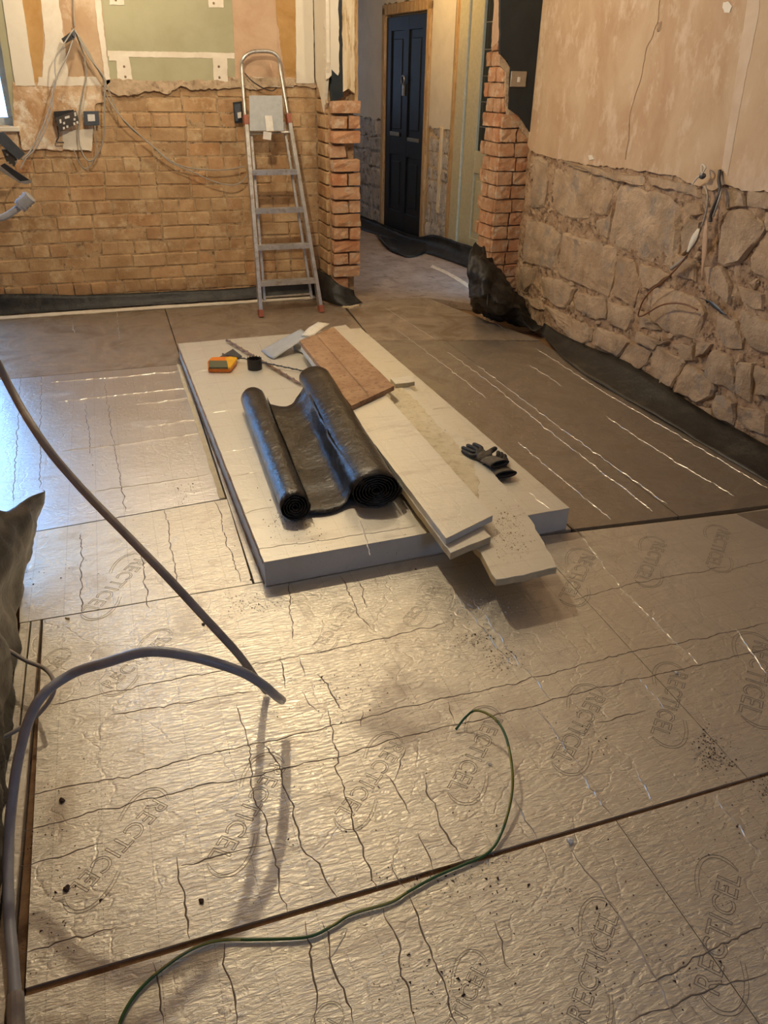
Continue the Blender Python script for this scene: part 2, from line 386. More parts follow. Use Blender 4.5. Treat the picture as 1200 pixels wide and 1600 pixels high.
board([(2.24, 2.11), (2.64, 2.08), (2.64, 1.60), (2.36, 1.62)], MT['foil_dusty'], top=.0015)
board([(-2.5, 4.606), (.284, 4.606), (.284, 5.93), (-2.5, 5.93)], MT['foil_back'])
board([(.290, 4.726), (1.53, 4.726), (1.60, 5.93), (.290, 5.93)], MT['foil_back'])
board([(1.536, 4.746), (2.34, 4.54), (2.62, 4.46), (2.45, 5.1), (2.3, 5.72), (1.66, 5.74), (1.60, 5.60)], MT['foil_back'])
# narrow edge strips along the near left wall
for x0, x1 in ((-.452, -.423), (-.419, -.392)):
    o = mk('edge_strip', box(x0, x1, -.3, 2.19, -.05, .004, .002), MT['foil_mid'], floor)
mk('edge_strip', box(-.388, -.368, -.3, 2.185, -.055, -.012, .002), MT['pir_brown'], floor)
# pale screed lip in front of the brick wall
mk('screed_lip', sheet([[(-2.4, 5.955, .004), (-.6, 5.95, .01), (.3, 5.945, .012), (1.5, 5.95, .006)], [(-2.4, 5.915, .003), (-.6, 5.90, .003), (.3, 5.90, .004), (1.5, 5.915, .002)]], 60, 3, .004, 20, .006), MT['filler'], floor)
mk('timber_lath', box(1.62, 1.70, 5.60, 5.64, .0, .012, .002), MT['timber_pale'], floor)
mk('timber_lath', slab2d([(1.46, 5.80), (1.485, 5.80), (1.64, 5.56), (1.61, 5.55)], lambda u, v, t: Vector((u, v, t)), .012), MT['timber_pale'], floor)
# hall floor
mk('hall_slab', slab2d([(1.66, 5.745), (2.3, 5.725), (2.7, 5.3), (3.3, 5.3), (3.0, 10.6), (1.6, 10.6)], lambda u, v, t: Vector((u, v, -.05+t)), .052), MT['concrete'], floor)

# creases of the facing (low ridges, and dark strips painting the shade of folds)
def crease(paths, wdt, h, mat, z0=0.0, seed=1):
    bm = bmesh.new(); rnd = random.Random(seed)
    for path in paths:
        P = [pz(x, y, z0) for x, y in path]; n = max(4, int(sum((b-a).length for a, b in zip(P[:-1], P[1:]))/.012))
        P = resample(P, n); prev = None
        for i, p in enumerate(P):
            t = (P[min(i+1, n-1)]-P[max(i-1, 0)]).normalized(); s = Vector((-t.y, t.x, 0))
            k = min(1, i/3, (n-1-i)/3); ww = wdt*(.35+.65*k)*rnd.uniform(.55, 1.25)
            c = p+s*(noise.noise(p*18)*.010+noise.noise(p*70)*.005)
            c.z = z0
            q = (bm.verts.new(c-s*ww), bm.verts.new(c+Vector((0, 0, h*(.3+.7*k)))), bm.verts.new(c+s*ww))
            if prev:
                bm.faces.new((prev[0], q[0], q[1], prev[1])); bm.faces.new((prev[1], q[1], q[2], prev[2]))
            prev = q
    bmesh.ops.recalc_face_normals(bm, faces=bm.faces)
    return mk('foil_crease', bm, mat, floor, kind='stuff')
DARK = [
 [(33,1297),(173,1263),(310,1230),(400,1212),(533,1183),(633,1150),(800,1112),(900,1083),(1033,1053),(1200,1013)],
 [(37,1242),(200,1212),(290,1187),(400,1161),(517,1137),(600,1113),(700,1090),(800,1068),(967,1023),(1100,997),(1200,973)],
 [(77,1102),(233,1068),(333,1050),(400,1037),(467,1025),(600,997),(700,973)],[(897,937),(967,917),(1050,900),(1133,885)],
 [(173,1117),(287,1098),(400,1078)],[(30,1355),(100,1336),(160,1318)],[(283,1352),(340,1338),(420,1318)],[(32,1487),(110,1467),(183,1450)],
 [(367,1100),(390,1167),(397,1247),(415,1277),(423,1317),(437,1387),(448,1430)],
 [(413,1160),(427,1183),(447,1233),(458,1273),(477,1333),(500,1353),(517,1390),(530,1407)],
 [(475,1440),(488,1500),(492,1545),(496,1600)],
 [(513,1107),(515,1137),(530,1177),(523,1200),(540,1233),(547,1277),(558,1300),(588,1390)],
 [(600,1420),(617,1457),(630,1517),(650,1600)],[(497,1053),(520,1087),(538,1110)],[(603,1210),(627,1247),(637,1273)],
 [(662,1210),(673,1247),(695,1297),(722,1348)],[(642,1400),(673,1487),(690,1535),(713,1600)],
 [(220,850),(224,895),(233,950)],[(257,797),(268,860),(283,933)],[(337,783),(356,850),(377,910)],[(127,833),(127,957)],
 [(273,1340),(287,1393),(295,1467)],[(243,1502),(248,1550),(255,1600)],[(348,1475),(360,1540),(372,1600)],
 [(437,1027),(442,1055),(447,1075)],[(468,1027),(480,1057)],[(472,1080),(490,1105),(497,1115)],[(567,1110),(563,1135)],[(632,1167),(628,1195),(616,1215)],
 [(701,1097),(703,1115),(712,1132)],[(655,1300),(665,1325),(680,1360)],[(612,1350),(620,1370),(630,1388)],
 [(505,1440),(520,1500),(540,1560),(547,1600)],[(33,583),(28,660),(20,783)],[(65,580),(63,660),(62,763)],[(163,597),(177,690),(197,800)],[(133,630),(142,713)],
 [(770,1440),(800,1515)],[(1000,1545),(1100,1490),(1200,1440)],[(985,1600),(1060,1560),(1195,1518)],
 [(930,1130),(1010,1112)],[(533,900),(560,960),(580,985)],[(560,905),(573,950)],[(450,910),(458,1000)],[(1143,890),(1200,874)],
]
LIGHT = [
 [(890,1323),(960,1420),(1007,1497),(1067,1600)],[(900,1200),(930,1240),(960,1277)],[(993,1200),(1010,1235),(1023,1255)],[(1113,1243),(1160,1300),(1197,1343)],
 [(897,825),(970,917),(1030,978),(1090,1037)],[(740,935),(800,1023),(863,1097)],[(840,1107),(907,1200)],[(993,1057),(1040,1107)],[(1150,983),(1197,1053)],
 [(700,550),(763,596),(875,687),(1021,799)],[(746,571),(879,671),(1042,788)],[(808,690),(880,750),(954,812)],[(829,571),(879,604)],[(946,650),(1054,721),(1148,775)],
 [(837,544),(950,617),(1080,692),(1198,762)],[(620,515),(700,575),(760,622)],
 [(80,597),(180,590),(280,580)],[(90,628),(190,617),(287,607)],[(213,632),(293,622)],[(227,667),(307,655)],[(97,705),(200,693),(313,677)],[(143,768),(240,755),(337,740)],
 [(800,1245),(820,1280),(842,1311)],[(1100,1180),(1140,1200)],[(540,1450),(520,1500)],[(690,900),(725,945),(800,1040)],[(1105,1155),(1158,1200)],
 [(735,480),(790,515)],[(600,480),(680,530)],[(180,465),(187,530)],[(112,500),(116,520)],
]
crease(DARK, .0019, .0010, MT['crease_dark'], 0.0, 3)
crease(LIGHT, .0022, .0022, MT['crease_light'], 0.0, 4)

# printed outline lettering
def logo_mesh(txt):
    cu = bpy.data.curves.new('lettering_curve', 'FONT'); cu.body = txt; cu.size = 1.0; cu.fill_mode = 'NONE'
    cu.bevel_depth = .0095; cu.bevel_resolution = 0; cu.resolution_u = 3; cu.space_character = 1.08
    o = bpy.data.objects.new('lettering_tmp', cu); COL.objects.link(o)
    dg = bpy.context.evaluated_depsgraph_get(); dg.update(); me = bpy.data.meshes.new_from_object(o.evaluated_get(dg))
    bpy.data.objects.remove(o)
    xs = [v.co.x for v in me.vertices]; ys = [v.co.y for v in me.vertices]; x0, x1, y0 = min(xs), max(xs), min(ys)
    s = 1/(x1-x0)
    bm = bmesh.new(); bm.from_mesh(me)
    for v in bm.verts: v.co = Vector(((v.co.x-x0)*s, (v.co.y-y0)*s*1.05, v.co.z*s))
    for sx in (0, 1):
        for off in (0, .028):
            P = []
            for k in range(15):
                a = math.radians(150-k*11-90*0)
                P.append((0.0, 0.0))
            pts = [(.68, .235), (.80, .275+off), (.94, .285+off), (1.04+off*.6, .25+off*.7), (1.085+off, .18), (1.075+off, .10), (1.04+off*.4, .03)]
            if off: pts[0] = (.68, .235+off)
            if sx: pts = [(1-p[0], .150-p[1]) for p in pts]
            tube([(p[0], p[1], 0) for p in pts], .0022, 4, 5, bm)
    me2 = bpy.data.meshes.new('outlined_lettering'); bm.to_mesh(me2); bm.free(); me2.materials.append(MT['ink']); return me2
LOGO = logo_mesh('RECTICEL')
def logo(r, l, z=0.0, parent=None, ext=1.16, flip=False):
    """r, l: pixel centres of the first and the last letter"""
    A, B = pz(*r, z), pz(*l, z); d = B-A; Ln = d.length*ext; mid = (A+B)/2; d.normalize()
    n = Vector((-d.y, d.x, 0))
    o = bpy.data.objects.new('outlined_lettering', LOGO); COL.objects.link(o); o.parent = parent or floor
    org = mid-d*Ln/2-n*Ln*.08
    o.matrix_local = Matrix(((d.x*Ln, n.x*Ln, 0, org.x), (d.y*Ln, n.y*Ln, 0, org.y), (0, 0, Ln*.5, z+.0004), (0, 0, 0, 1)))
    return o
for r, l in [((243,1262),(124,1387)),((428,1205),(345,1333)),((615,1170),(540,1268)),((770,1128),(716,1227)),((930,1093),(878,1182)),
             ((1060,1057),(1032,1142)),((1192,1012),(1172,1108)),((1107,1533),(1139,1375)),((905,1580),(950,1437)),((690,1650),(748,1517)),((455,1730),(523,1597)),
             ((173,1067),(255,1000)),((30,1095),(98,1028)),((215,880),(143,950)),((918,872),(886,930)),((1030,852),(1003,902)),((1130,833),(1114,880)),
             ((545,955),(500,1005)),((680,920),(640,965)),((775,955),(748,1003)),((1215,1250),(1203,1305))]:
    logo(r, l)

# ------------------------------------------------------------------ room shell
def wallbox(name, *b, mat, parent=None):
    return mk(name, box(*b), MT[mat], parent, kind=None if parent else 'structure')
WY = 6.05
bm = bmesh.new()
for b in ((-2.6, -2.25, WY+.012, WY+.25, -.06, 2.5), (-.495, 1.73, WY+.012, WY+.25, -.06, 2.5), (-.98, -.495, WY+.012, WY+.25, -.06, 1.2), (-2.25, -.495, WY+.012, WY+.25, 2.3, 2.5), (-2.25, -.98, WY+.012, WY+.25, -.06, .12)):
    bbox(bm, *b)
wall_back = mk('wall_back', bm, MT['mortar'], kind='structure')
wallbox('wall_left', -2.75, -2.6, -2.2, 6.3, -.06, 2.5, mat='plaster_tan')
bm = bmesh.new()
for b in ((-2.6, .9, -2.35, -2.2, -.06, 2.5), (1.5, 3.3, -2.35, -2.2, -.06, 2.5), (.9, 1.5, -2.35, -2.2, -.06, 1.45), (.9, 1.5, -2.35, -2.2, 2.05, 2.5)): bbox(bm, *b)
mk('wall_front', bm, MT['plaster_tan'], kind='structure')
wall_right = wallbox('wall_right', 2.775, 2.95, -2.2, 5.33, -.06, 2.5, mat='rubble_mortar')
near_left = wallbox('wall_left', -.62, -.50, -2.2, 2.55, -.06, 2.5, mat='plaster_tan')
wallbox('ceiling', -2.75, 3.5, -2.35, 10.8, 2.5, 2.6, mat='ceiling')
# hall shell
A, B = (3.205, 6.6), (2.806, 10.3)
HD = (Vector(B)-Vector(A)).normalized(); HN = Vector((-HD.y, HD.x)) if -HD.y < 0 else Vector((HD.y, -HD.x))
def hw(s, t, z):      # s along the hall wall from A, t out of it into the hall
    p = Vector(A)+HD*s+HN*t; return Vector((p.x, p.y, z))
def hbox(bm, s0, s1, t0, t1, z0, z1, bev=0):
    vs = bbox(bm, s0, s1, t0, t1, z0, z1, bev)
    for v in vs: v.co = hw(v.co.x, v.co.y, v.co.z)
    return bm
def hs(x, y):         # photo pixel -> (s, z) on that wall
    p = pl(x, y, A, B); return (Vector((p.x, p.y))-Vector(A)).dot(HD), p.z
bm = bmesh.new(); hbox(bm, -1.5, 4.3, -.2, -.06, -.06, 2.5); bmesh.ops.recalc_face_normals(bm, faces=bm.faces)
wall_hall = mk('wall_hall_right', bm, MT['hall_paint'], kind='structure')
wallbox('wall_hall_left', 1.52, 1.73, 6.3, 10.7, -.06, 2.5, mat='hall_paint')
wallbox('wall_hall_end', 1.52, 3.4, 10.6, 10.8, -.06, 2.5, mat='hall_paint')

# ------------------------------------------------------------------ window in the back wall
win = mk('window_1', box(-.96, -.50, 6.20, 6.24, 1.2, 1.25, .004), MT['white_plastic'], kind='structure')
for b in ((-.96, -.50, 6.20, 6.24, 2.25, 2.3), (-.55, -.50, 6.20, 6.24, 1.25, 2.25)): mk('window_frame', box(*b, .004), MT['white_plastic'], win)
door3 = mk('door_3', box(-2.25, -.96, 6.20, 6.24, .12, .20, .004), MT['white_plastic'], kind='structure')
for b in ((-2.25, -.96, 6.20, 6.24, 2.22, 2.3), (-2.25, -2.18, 6.20, 6.24, .2, 2.22), (-1.03, -.96, 6.20, 6.24, .2, 2.22), (-1.64, -1.57, 6.20, 6.24, .2, 2.22)):
    mk('door_frame', box(*b, .004), MT['white_plastic'], door3)
m, nt, b_ = nodes('window_glass'); tr = nt.nodes.new('ShaderNodeBsdfTransparent'); gl = nt.nodes.new('ShaderNodeBsdfGlossy'); gl.inputs['Roughness'].default_value = .02
mx = nt.nodes.new('ShaderNodeMixShader'); mx.inputs[0].default_value = .06; L(nt, tr.outputs[0], mx.inputs[1]); L(nt, gl.outputs[0], mx.inputs[2]); L(nt, mx.outputs[0], nt.nodes['Material Output'].inputs[0])
mk('pane', box(-.96, -.55, 6.215, 6.221, 1.25, 2.25), m, win)
for x0, x1 in ((-2.18, -1.64), (-1.57, -1.03)): mk('pane', box(x0, x1, 6.215, 6.221, .2, 2.22), m, door3)
mk('window_sill', box(-.97, -.475, 6.0, 6.20, 1.175, 1.203, .004), MT['white_paint'], win)

# ------------------------------------------------------------------ bricks
BV = {}
def brick_meshes(key, wd, hd, dp, mat, n=5, jit=.0025, bev=.006):
    if key in BV: return BV[key]
    out = []
    for i in range(n):
        if mat == 'brick_raw':
            b = box(-wd/2, wd/2, -dp/2, dp/2, -hd/2, hd/2, 0, .003)
            bmesh.ops.subdivide_edges(b, edges=b.edges[:], cuts=2, use_grid_fill=True)
            for v in b.verts:
                q = v.co*28+Vector((i*7.3, wd*50, 0)); nv = noise.noise_vector(q)
                v.co += Vector((nv.x*.007, nv.y*.008, nv.z*.0045))
                k = (abs(v.co.x) > wd*.46)+(abs(v.co.z) > hd*.44)+(abs(v.co.y) > dp*.44)
                if k >= 2: v.co *= .955
        else: b = box(-wd/2, wd/2, -dp/2, dp/2, -hd/2, hd/2, bev, jit)
        me = bpy.data.meshes.new('brick'); b.to_mesh(me); b.free(); me.materials.append(MT[mat]); out.append(me)
    BV[key] = out; return out
def put_brick(meshes, loc, parent, rz=0, tilt=.012, name='brick'):
    o = bpy.data.objects.new(name, random.choice(meshes)); COL.objects.link(o); o.parent = parent
    o.location = loc; o.rotation_euler = (random.uniform(-tilt, tilt), random.uniform(-tilt, tilt)*.6, rz+random.uniform(-tilt, tilt)*.6)
    return o
CH = .0915
stretch_ = brick_meshes('s', .226, CH-.007, .04, 'brick', jit=.0035); head_ = brick_meshes('h', .108, CH-.007, .04, 'brick', jit=.0035)
raw_ = brick_meshes('r', .20, CH-.012, .05, 'brick_raw')
for c in range(16):
    z = .005+CH*(c+.5); x = 1.515; k = 0
    if c >= 12: lim = -.03
    else: lim = -1.0 if c < 1 else -.93
    if c % 3 == 1: x += .06
    while x > lim:
        hd = (c % 3 == 1) or random.random() < .12
        wd = .115 if hd else .235
        xc = x-wd/2
        if xc+wd/2 > 1.53: pass
        xc = min(xc, 1.515-wd/2)
        if c <= 1 and random.random() < .4 and xc < 1.2:
            put_brick(raw_ if not hd else head_, (xc, WY+.012+random.uniform(0, .02), z), wall_back, tilt=.05)
        else:
            put_brick(head_ if hd else stretch_, (xc, WY+.027+random.uniform(-.004, .004), z+random.uniform(-.002, .002)), wall_back)
        x = xc-wd/2

# plaster coats left on the back wall, outlines measured on the wall plane
def ppoly(pix, Y=WY): return [(lambda q: (q.x, q.z))(py(x, y, Y)) for x, y in pix]
def coat(name, pix, mat, t=.014, amp=.006, edges=None, seed=0, back=WY+.012, parent=None, step=.018):
    pts = jag(ppoly(pix), amp, step, seed, edges)
    return mk(name, slab2d(pts, lambda u, v, d: Vector((u, back-d, v)), t), MT[mat], parent or wall_back)
top = -60
# rough torn band directly over the bricks
coat('plaster_coat', [(160,126),(372,126),(374,136),(300,141),(282,134),(262,147),(240,141),(205,148),(185,150),(165,140)], 'render_grey', .030, .008, seed=5)
coat('plaster_coat', [(340,120),(488,122),(494,136),(430,134),(400,141),(374,136),(340,134)], 'render_grey', .028, .007, seed=6)
coat('plaster_patch', [(20,128),(152,128),(165,138),(164,158),(150,162),(143,236),(120,230),(96,236),(70,232),(35,234),(28,200),(22,200)], 'plaster_left', .026, .006, seed=7)
coat('plaster_patch', [(-60,195),(26,196),(30,234),(0,226),(-60,220)], 'plaster_left', .022, .006, seed=8)
coat('plaster_patch', [(98,205),(146,200),(143,236),(98,232)], 'filler', .0285, .004, seed=9)
# upper coats
coat('plaster_base', [(-24,top),(-2,0),(24,132),(487,126),(487,top)], 'plaster_tan', .017, .001, edges=[], seed=99)
coat('plasterboard', [(-24,top),(0,0),(0,60),(22,198),(34,198),(14,60),(4,0),(0,top)], 'greenboard', .020, .001, edges=[], seed=1)
coat('plaster_strip', [(-6,top),(4,0),(24,134),(55,134),(44,60),(35,0),(28,top)], 'white_paint', .030, .002, seed=2)
coat('plaster_strip', [(28,top),(35,0),(55,134),(64,134),(68,60),(64,0),(60,top)], 'plaster_ochre', .020, .002, seed=3)
coat('plaster_strip', [(60,top),(64,0),(70,60),(66,134),(108,134),(100,60),(92,0),(88,top)], 'filler', .024, .005, seed=4)
coat('plaster_strip', [(88,top),(92,0),(102,60),(110,134),(164,134),(166,60),(157,0),(155,top)], 'plaster_pink', .020, .003, seed=10)
coat('filler_band', [(60,120),(150,120),(158,134),(58,134)], 'filler', .028, .004, seed=11)
coat('filler_band', [(150,top),(157,0),(172,128),(166,134),(155,60),(148,0)], 'filler', .030, .003, seed=12)
coat('plasterboard', [(155,top),(159,0),(172,130),(368,130),(362,0),(360,top)], 'greenboard', .024, .001, edges=[2], seed=13)
coat('filler_band', [(168,79),(200,80),(330,82),(366,83),(366,92),(330,91),(200,89),(168,88)], 'filler', .0265, .002, seed=14)
for q, sd in (([(170,82),(200,83),(208,130),(184,128),(182,95),(170,95)], 15), ([(332,86),(354,86),(356,129),(334,128)], 16), ([(170,-8),(193,-8),(194,8),(171,8)], 17), ([(325,-8),(348,-8),(349,12),(326,12)], 18), ([(176,128),(212,131),(208,140),(178,135)], 19)):
    coat('filler_patch', q, 'filler', .0285, .003, seed=sd)
coat('plaster_strip', [(360,top),(362,0),(368,130),(436,130),(430,0),(428,top)], 'plaster_tan', .022, .002, seed=20)
coat('plaster_strip', [(428,top),(430,0),(436,60),(448,128),(462,128),(461,0),(461,top)], 'plaster_ochre', .020, .005, edges=[0, 1, 2, 6], seed=21)
coat('plaster_strip', [(461,top),(461,0),(462,130),(490,130),(488,0),(487,top)], 'white_paint', .032, .002, seed=22)
coat('filler_band', [(384,120),(440,122),(460,130),(458,136),(384,136)], 'filler', .024, .004, seed=23)
# fixing screws
for x, y in ((194,104),(196,120),(342,104),(343,121),(334,5),(181,0)):
    p = py(x, y, WY-.02); bm = bmesh.new()
    bmesh.ops.create_cone(bm, segments=10, radius1=.008, radius2=.005, depth=.006, cap_ends=True, matrix=Matrix.Translation((p.x, WY-.019, p.z)) @ Matrix.Rotation(math.pi/2, 4, 'X'))
    mk('screw_head', bm, MT['rust'], wall_back)

# ------------------------------------------------------------------ return wall stub with its broken brick end
stub = mk('wall_stub', box(1.535, 1.715, 5.80, 6.055, -.06, 2.5), MT['mortar'], kind='structure')
hs_ = brick_meshes('side', .245, CH-.009, .036, 'brick')
endw = brick_meshes('endw', .205, CH-.012, .10, 'brick_raw'); enda = brick_meshes('enda', .115, CH-.012, .10, 'brick_raw'); endb = brick_meshes('endb', .082, CH-.012, .10, 'brick_raw')
for c in range(16):
    z = .01+CH*(c+.5)
    put_brick(hs_, (1.530, 5.93+random.uniform(-.004, .004), z), stub, rz=math.pi/2)
    if c == 15: continue
    out = [0.0, -.03, .0, .02, -.005, -.02, -.03, -.015, -.01, .0, -.01, .03, -.02, -.005, -.02][c]
    y = 5.775+out*.8
    if c in (3, 4): y = 5.77
    if c in (11,):
        put_brick(enda, (1.585, y, z), stub, tilt=.04)
    elif c in (0, 1):
        put_brick(enda, (1.60, 5.80, z), stub, tilt=.03)
    elif c % 2 == 0:
        put_brick(endw, (1.640, y, z), stub, tilt=.02)
    else:
        put_brick(enda, (1.592, y, z), stub, tilt=.03); put_brick(endb, (1.70, y+random.uniform(-.01, .02), z), stub, tilt=.03)
def stubcoat(name, pts, mat, plane, t, amp=.004, seed=0):
    P = jag(pts, amp, .02, seed)
    if plane == 'x': f = lambda u, v, d: Vector((1.530-d, u, v))
    else: f = lambda u, v, d: Vector((u, 5.79-d, v))
    return mk(name, slab2d(P, f, t), MT[mat], stub)
stubcoat('plaster_coat', [(5.72, 1.60), (5.72, 2.5), (6.04, 2.5), (6.04, 1.50), (5.93, 1.42), (5.83, 1.30), (5.78, 1.44)], 'white_paint', 'x', .022, seed=31)
stubcoat('plaster_coat', [(5.78, 1.36), (5.82, 1.44), (5.90, 1.48), (6.03, 1.52), (6.03, 1.44), (5.92, 1.38), (5.84, 1.26)], 'render_grey', 'x', .014, .01, seed=32)
stubcoat('plaster_coat', [(1.508, 1.50), (1.508, 2.5), (1.60, 2.5), (1.60, 1.55), (1.585, 1.50), (1.55, 1.53)], 'white_paint', 'y', .05, .006, seed=33)
stubcoat('painted_plaster', [(1.545, 1.36), (1.545, 1.56), (1.60, 1.52), (1.602, 2.5), (1.618, 2.5), (1.625, 1.40), (1.60, 1.39)], 'dark_paint', 'y', .054, .004, seed=34)
bm = slab2d(jag([(1.622, 1.43), (1.618, 2.5), (1.70, 2.5), (1.705, 1.42), (1.66, 1.45)], .003, .03, 3), lambda u, v, d: Vector((u, 5.79-d, v)), .06)
post = mk('timber_post', bm, MT['timber_pale'], stub)
bm = slab2d(jag([(1.706, 1.38), (1.700, 2.5), (1.728, 2.5), (1.732, 1.36)], .003, .03, 4), lambda u, v, d: Vector((u, 5.79-d, v)), .05)
mk('timber_post', bm, MT['timber'], stub)

# ------------------------------------------------------------------ brick pier on the right
PY = 5.15
PXC = py(779, 250, PY).x; PYB = px(757, 250, PXC).y
pier = mk('wall_pier', box(PXC+.012, 2.80, PY+.022, PYB, -.06, 2.5), MT['mortar'], kind='structure')
pw = 2.785-PXC
pa = brick_meshes('pa', .105, CH-.010, .05, 'brick_raw'); pb = brick_meshes('pb', pw-.115, CH-.010, .05, 'brick_raw'); pd = brick_meshes('pd', pw*.5-.008, CH-.010, .05, 'brick_raw')
ps = brick_meshes('ps', .215, CH-.010, .05, 'brick_raw'); ph = brick_meshes('ph', max(.05, PYB-PY-.235), CH-.010, .05, 'brick_raw'); pq = brick_meshes('pq', (PYB-PY)*.5-.006, CH-.010, .05, 'brick_raw')
for c in range(20):
    z = .0885*(c+.5)
    lay = ([(pa, .105), (pb, pw-.115)], [(pd, pw*.5-.008)]*2, [(pb, pw-.115), (pa, .105)])[c % 3]
    x = PXC
    if c >= 17: lay = lay[:1]
    for ms, wd in lay:
        put_brick(ms, (x+wd/2, PY+.017+random.uniform(-.006, .006), z), pier, tilt=.03); x += wd+.010
    y = PY+.03
    for ms, wd in ([(ps, .215), (ph, max(.05, PYB-PY-.235))], [(pq, (PYB-PY)*.5-.006)]*2)[c % 2]:
        put_brick(ms, (PXC+.017+random.uniform(-.008, .004), y+wd/2-.02, z), pier, rz=math.pi/2, tilt=.03); y += wd+.008
def piercoat(name, pix, mat, t, amp=.004, seed=0, edges=None):
    P = jag([(lambda q: (q.x, q.z))(py(x, y, PY)) for x, y in pix], amp, .02, seed, edges)
    return mk(name, slab2d(P, lambda u, v, d: Vector((u, PY+.0-d, v)), t), MT[mat], pier)
P = jag([(PY-.01, 1.72), (PY-.01, 2.5), (PYB, 2.5), (PYB, 1.76), (PY+.2, 1.70), (PY+.1, 1.74)], .004, .02, 41)
mk('plaster_coat', slab2d(P, lambda u, v, d: Vector((PXC+.012-d, u, v)), .026), MT['plaster_tan'], pier)
piercoat('plaster_coat', [(779,100),(780,86),(790,97),(797,108),(795,168),(812,186),(829,214),(822,216),(804,192),(790,178),(788,112),(781,104)], 'render_grey', .014, .004, 42)
piercoat('painted_plaster', [(779,-60),(779,84),(790,94),(795,106),(792,170),(812,186),(829,214),(835,150),(849,60),(852,-60)], 'dark_paint', .028, .003, 43)
sw = thing('light_switch', 'square nickel light switch on the dark painted plaster of the brick pier', 'switch')
q0, q1 = py(795,111,PY), py(817,136,PY)
mk('switch_plate', box(q0.x, q1.x, PY-.040, PY-.028, q1.z, q0.z, .003), MT['nickel'], sw)
mk('rocker', box((q0.x+q1.x)/2-.010, (q0.x+q1.x)/2+.010, PY-.046, PY-.040, (q0.z+q1.z)/2-.018, (q0.z+q1.z)/2+.012, .002), MT['white_plastic'], sw)
settle(sw)

# ------------------------------------------------------------------ right wall: plaster coat above, rubble stones below
RX = 2.75
def rpoly(pix, X=RX): return [(lambda q: (q.y, q.z))(px(x, y, X)) for x, y in pix]
def rcoat(name, pts, mat, t, amp=.005, seed=0, edges=None, base=2.775, step=.02):
    P = jag(pts, amp, step, seed, edges)
    return mk(name, slab2d(P, lambda u, v, d: Vector((base-d, u, v)), t), MT[mat], wall_right)
pts = rpoly([(830,236),(870,248),(920,257),(978,264),(1010,266),(1060,277),(1093,291),(1112,298),(1135,288),(1160,298),(1200,300)])
low = pts+[(1.5, 1.13), (-2.2, 1.13), (-2.2, 2.5), (5.14, 2.5), (5.14, 1.14)]
rcoat('plaster_coat', low, 'plaster_pink', .030, .006, 51, list(range(10)))
# raised patched strip running up the plaster
rcoat('filler_band', rpoly([(1128,262),(1150,120),(1168,0),(1172,-60),(1190,-60),(1186,20),(1160,150),(1137,275)], 2.745), 'plaster_pale', .0315, .002, 52)
bmx = rpoly([(1132,255),(1172,-40)], 2.745)
rcoat('filler_patch', rpoly([(1132,4),(1140,2),(1146,10),(1142,20),(1134,20),(1131,12)]), 'white_paint', .033, .002, 53, step=.01)
rcoat('filler_patch', rpoly([(921,243),(927,242),(930,249),(923,250)]), 'white_paint', .034, .002, 54, step=.01)
# crack in the plaster
bm = bmesh.new(); prev = None
for q in resample([Vector((2.7435, a, b)) for a, b in rpoly([(1032,0),(1030,32),(1022,55),(1012,75),(1004,120),(994,150),(986,175),(984,215),(978,250)])], 40):
    wv = .0018; q = q+Vector((0, noise.noise(q*30)*.008, 0))
    n = (bm.verts.new(q+Vector((0, -wv, 0))), bm.verts.new(q+Vector((-.0015, 0, 0))), bm.verts.new(q+Vector((0, wv, 0))))
    if prev: bm.faces.new((prev[0], n[0], n[1], prev[1])); bm.faces.new((prev[1], n[1], n[2], prev[2]))
    prev = n
mk('plaster_crack', bm, MT['rubble_mortar'], wall_right)
p = px(1032, 41, RX); bm = bmesh.new()
bmesh.ops.create_icosphere(bm, subdivisions=2, radius=.024, matrix=Matrix.Translation((2.748, p.y, p.z)) @ Matrix.Diagonal((.35, 1, 1.1, 1)))
for v in bm.verts: v.co += Vector([noise.noise(v.co*60+Vector((k, 0, 0)))*.008 for k in range(3)])
mk('old_wall_plug', bm, MT['rubble_mortar'], wall_right)
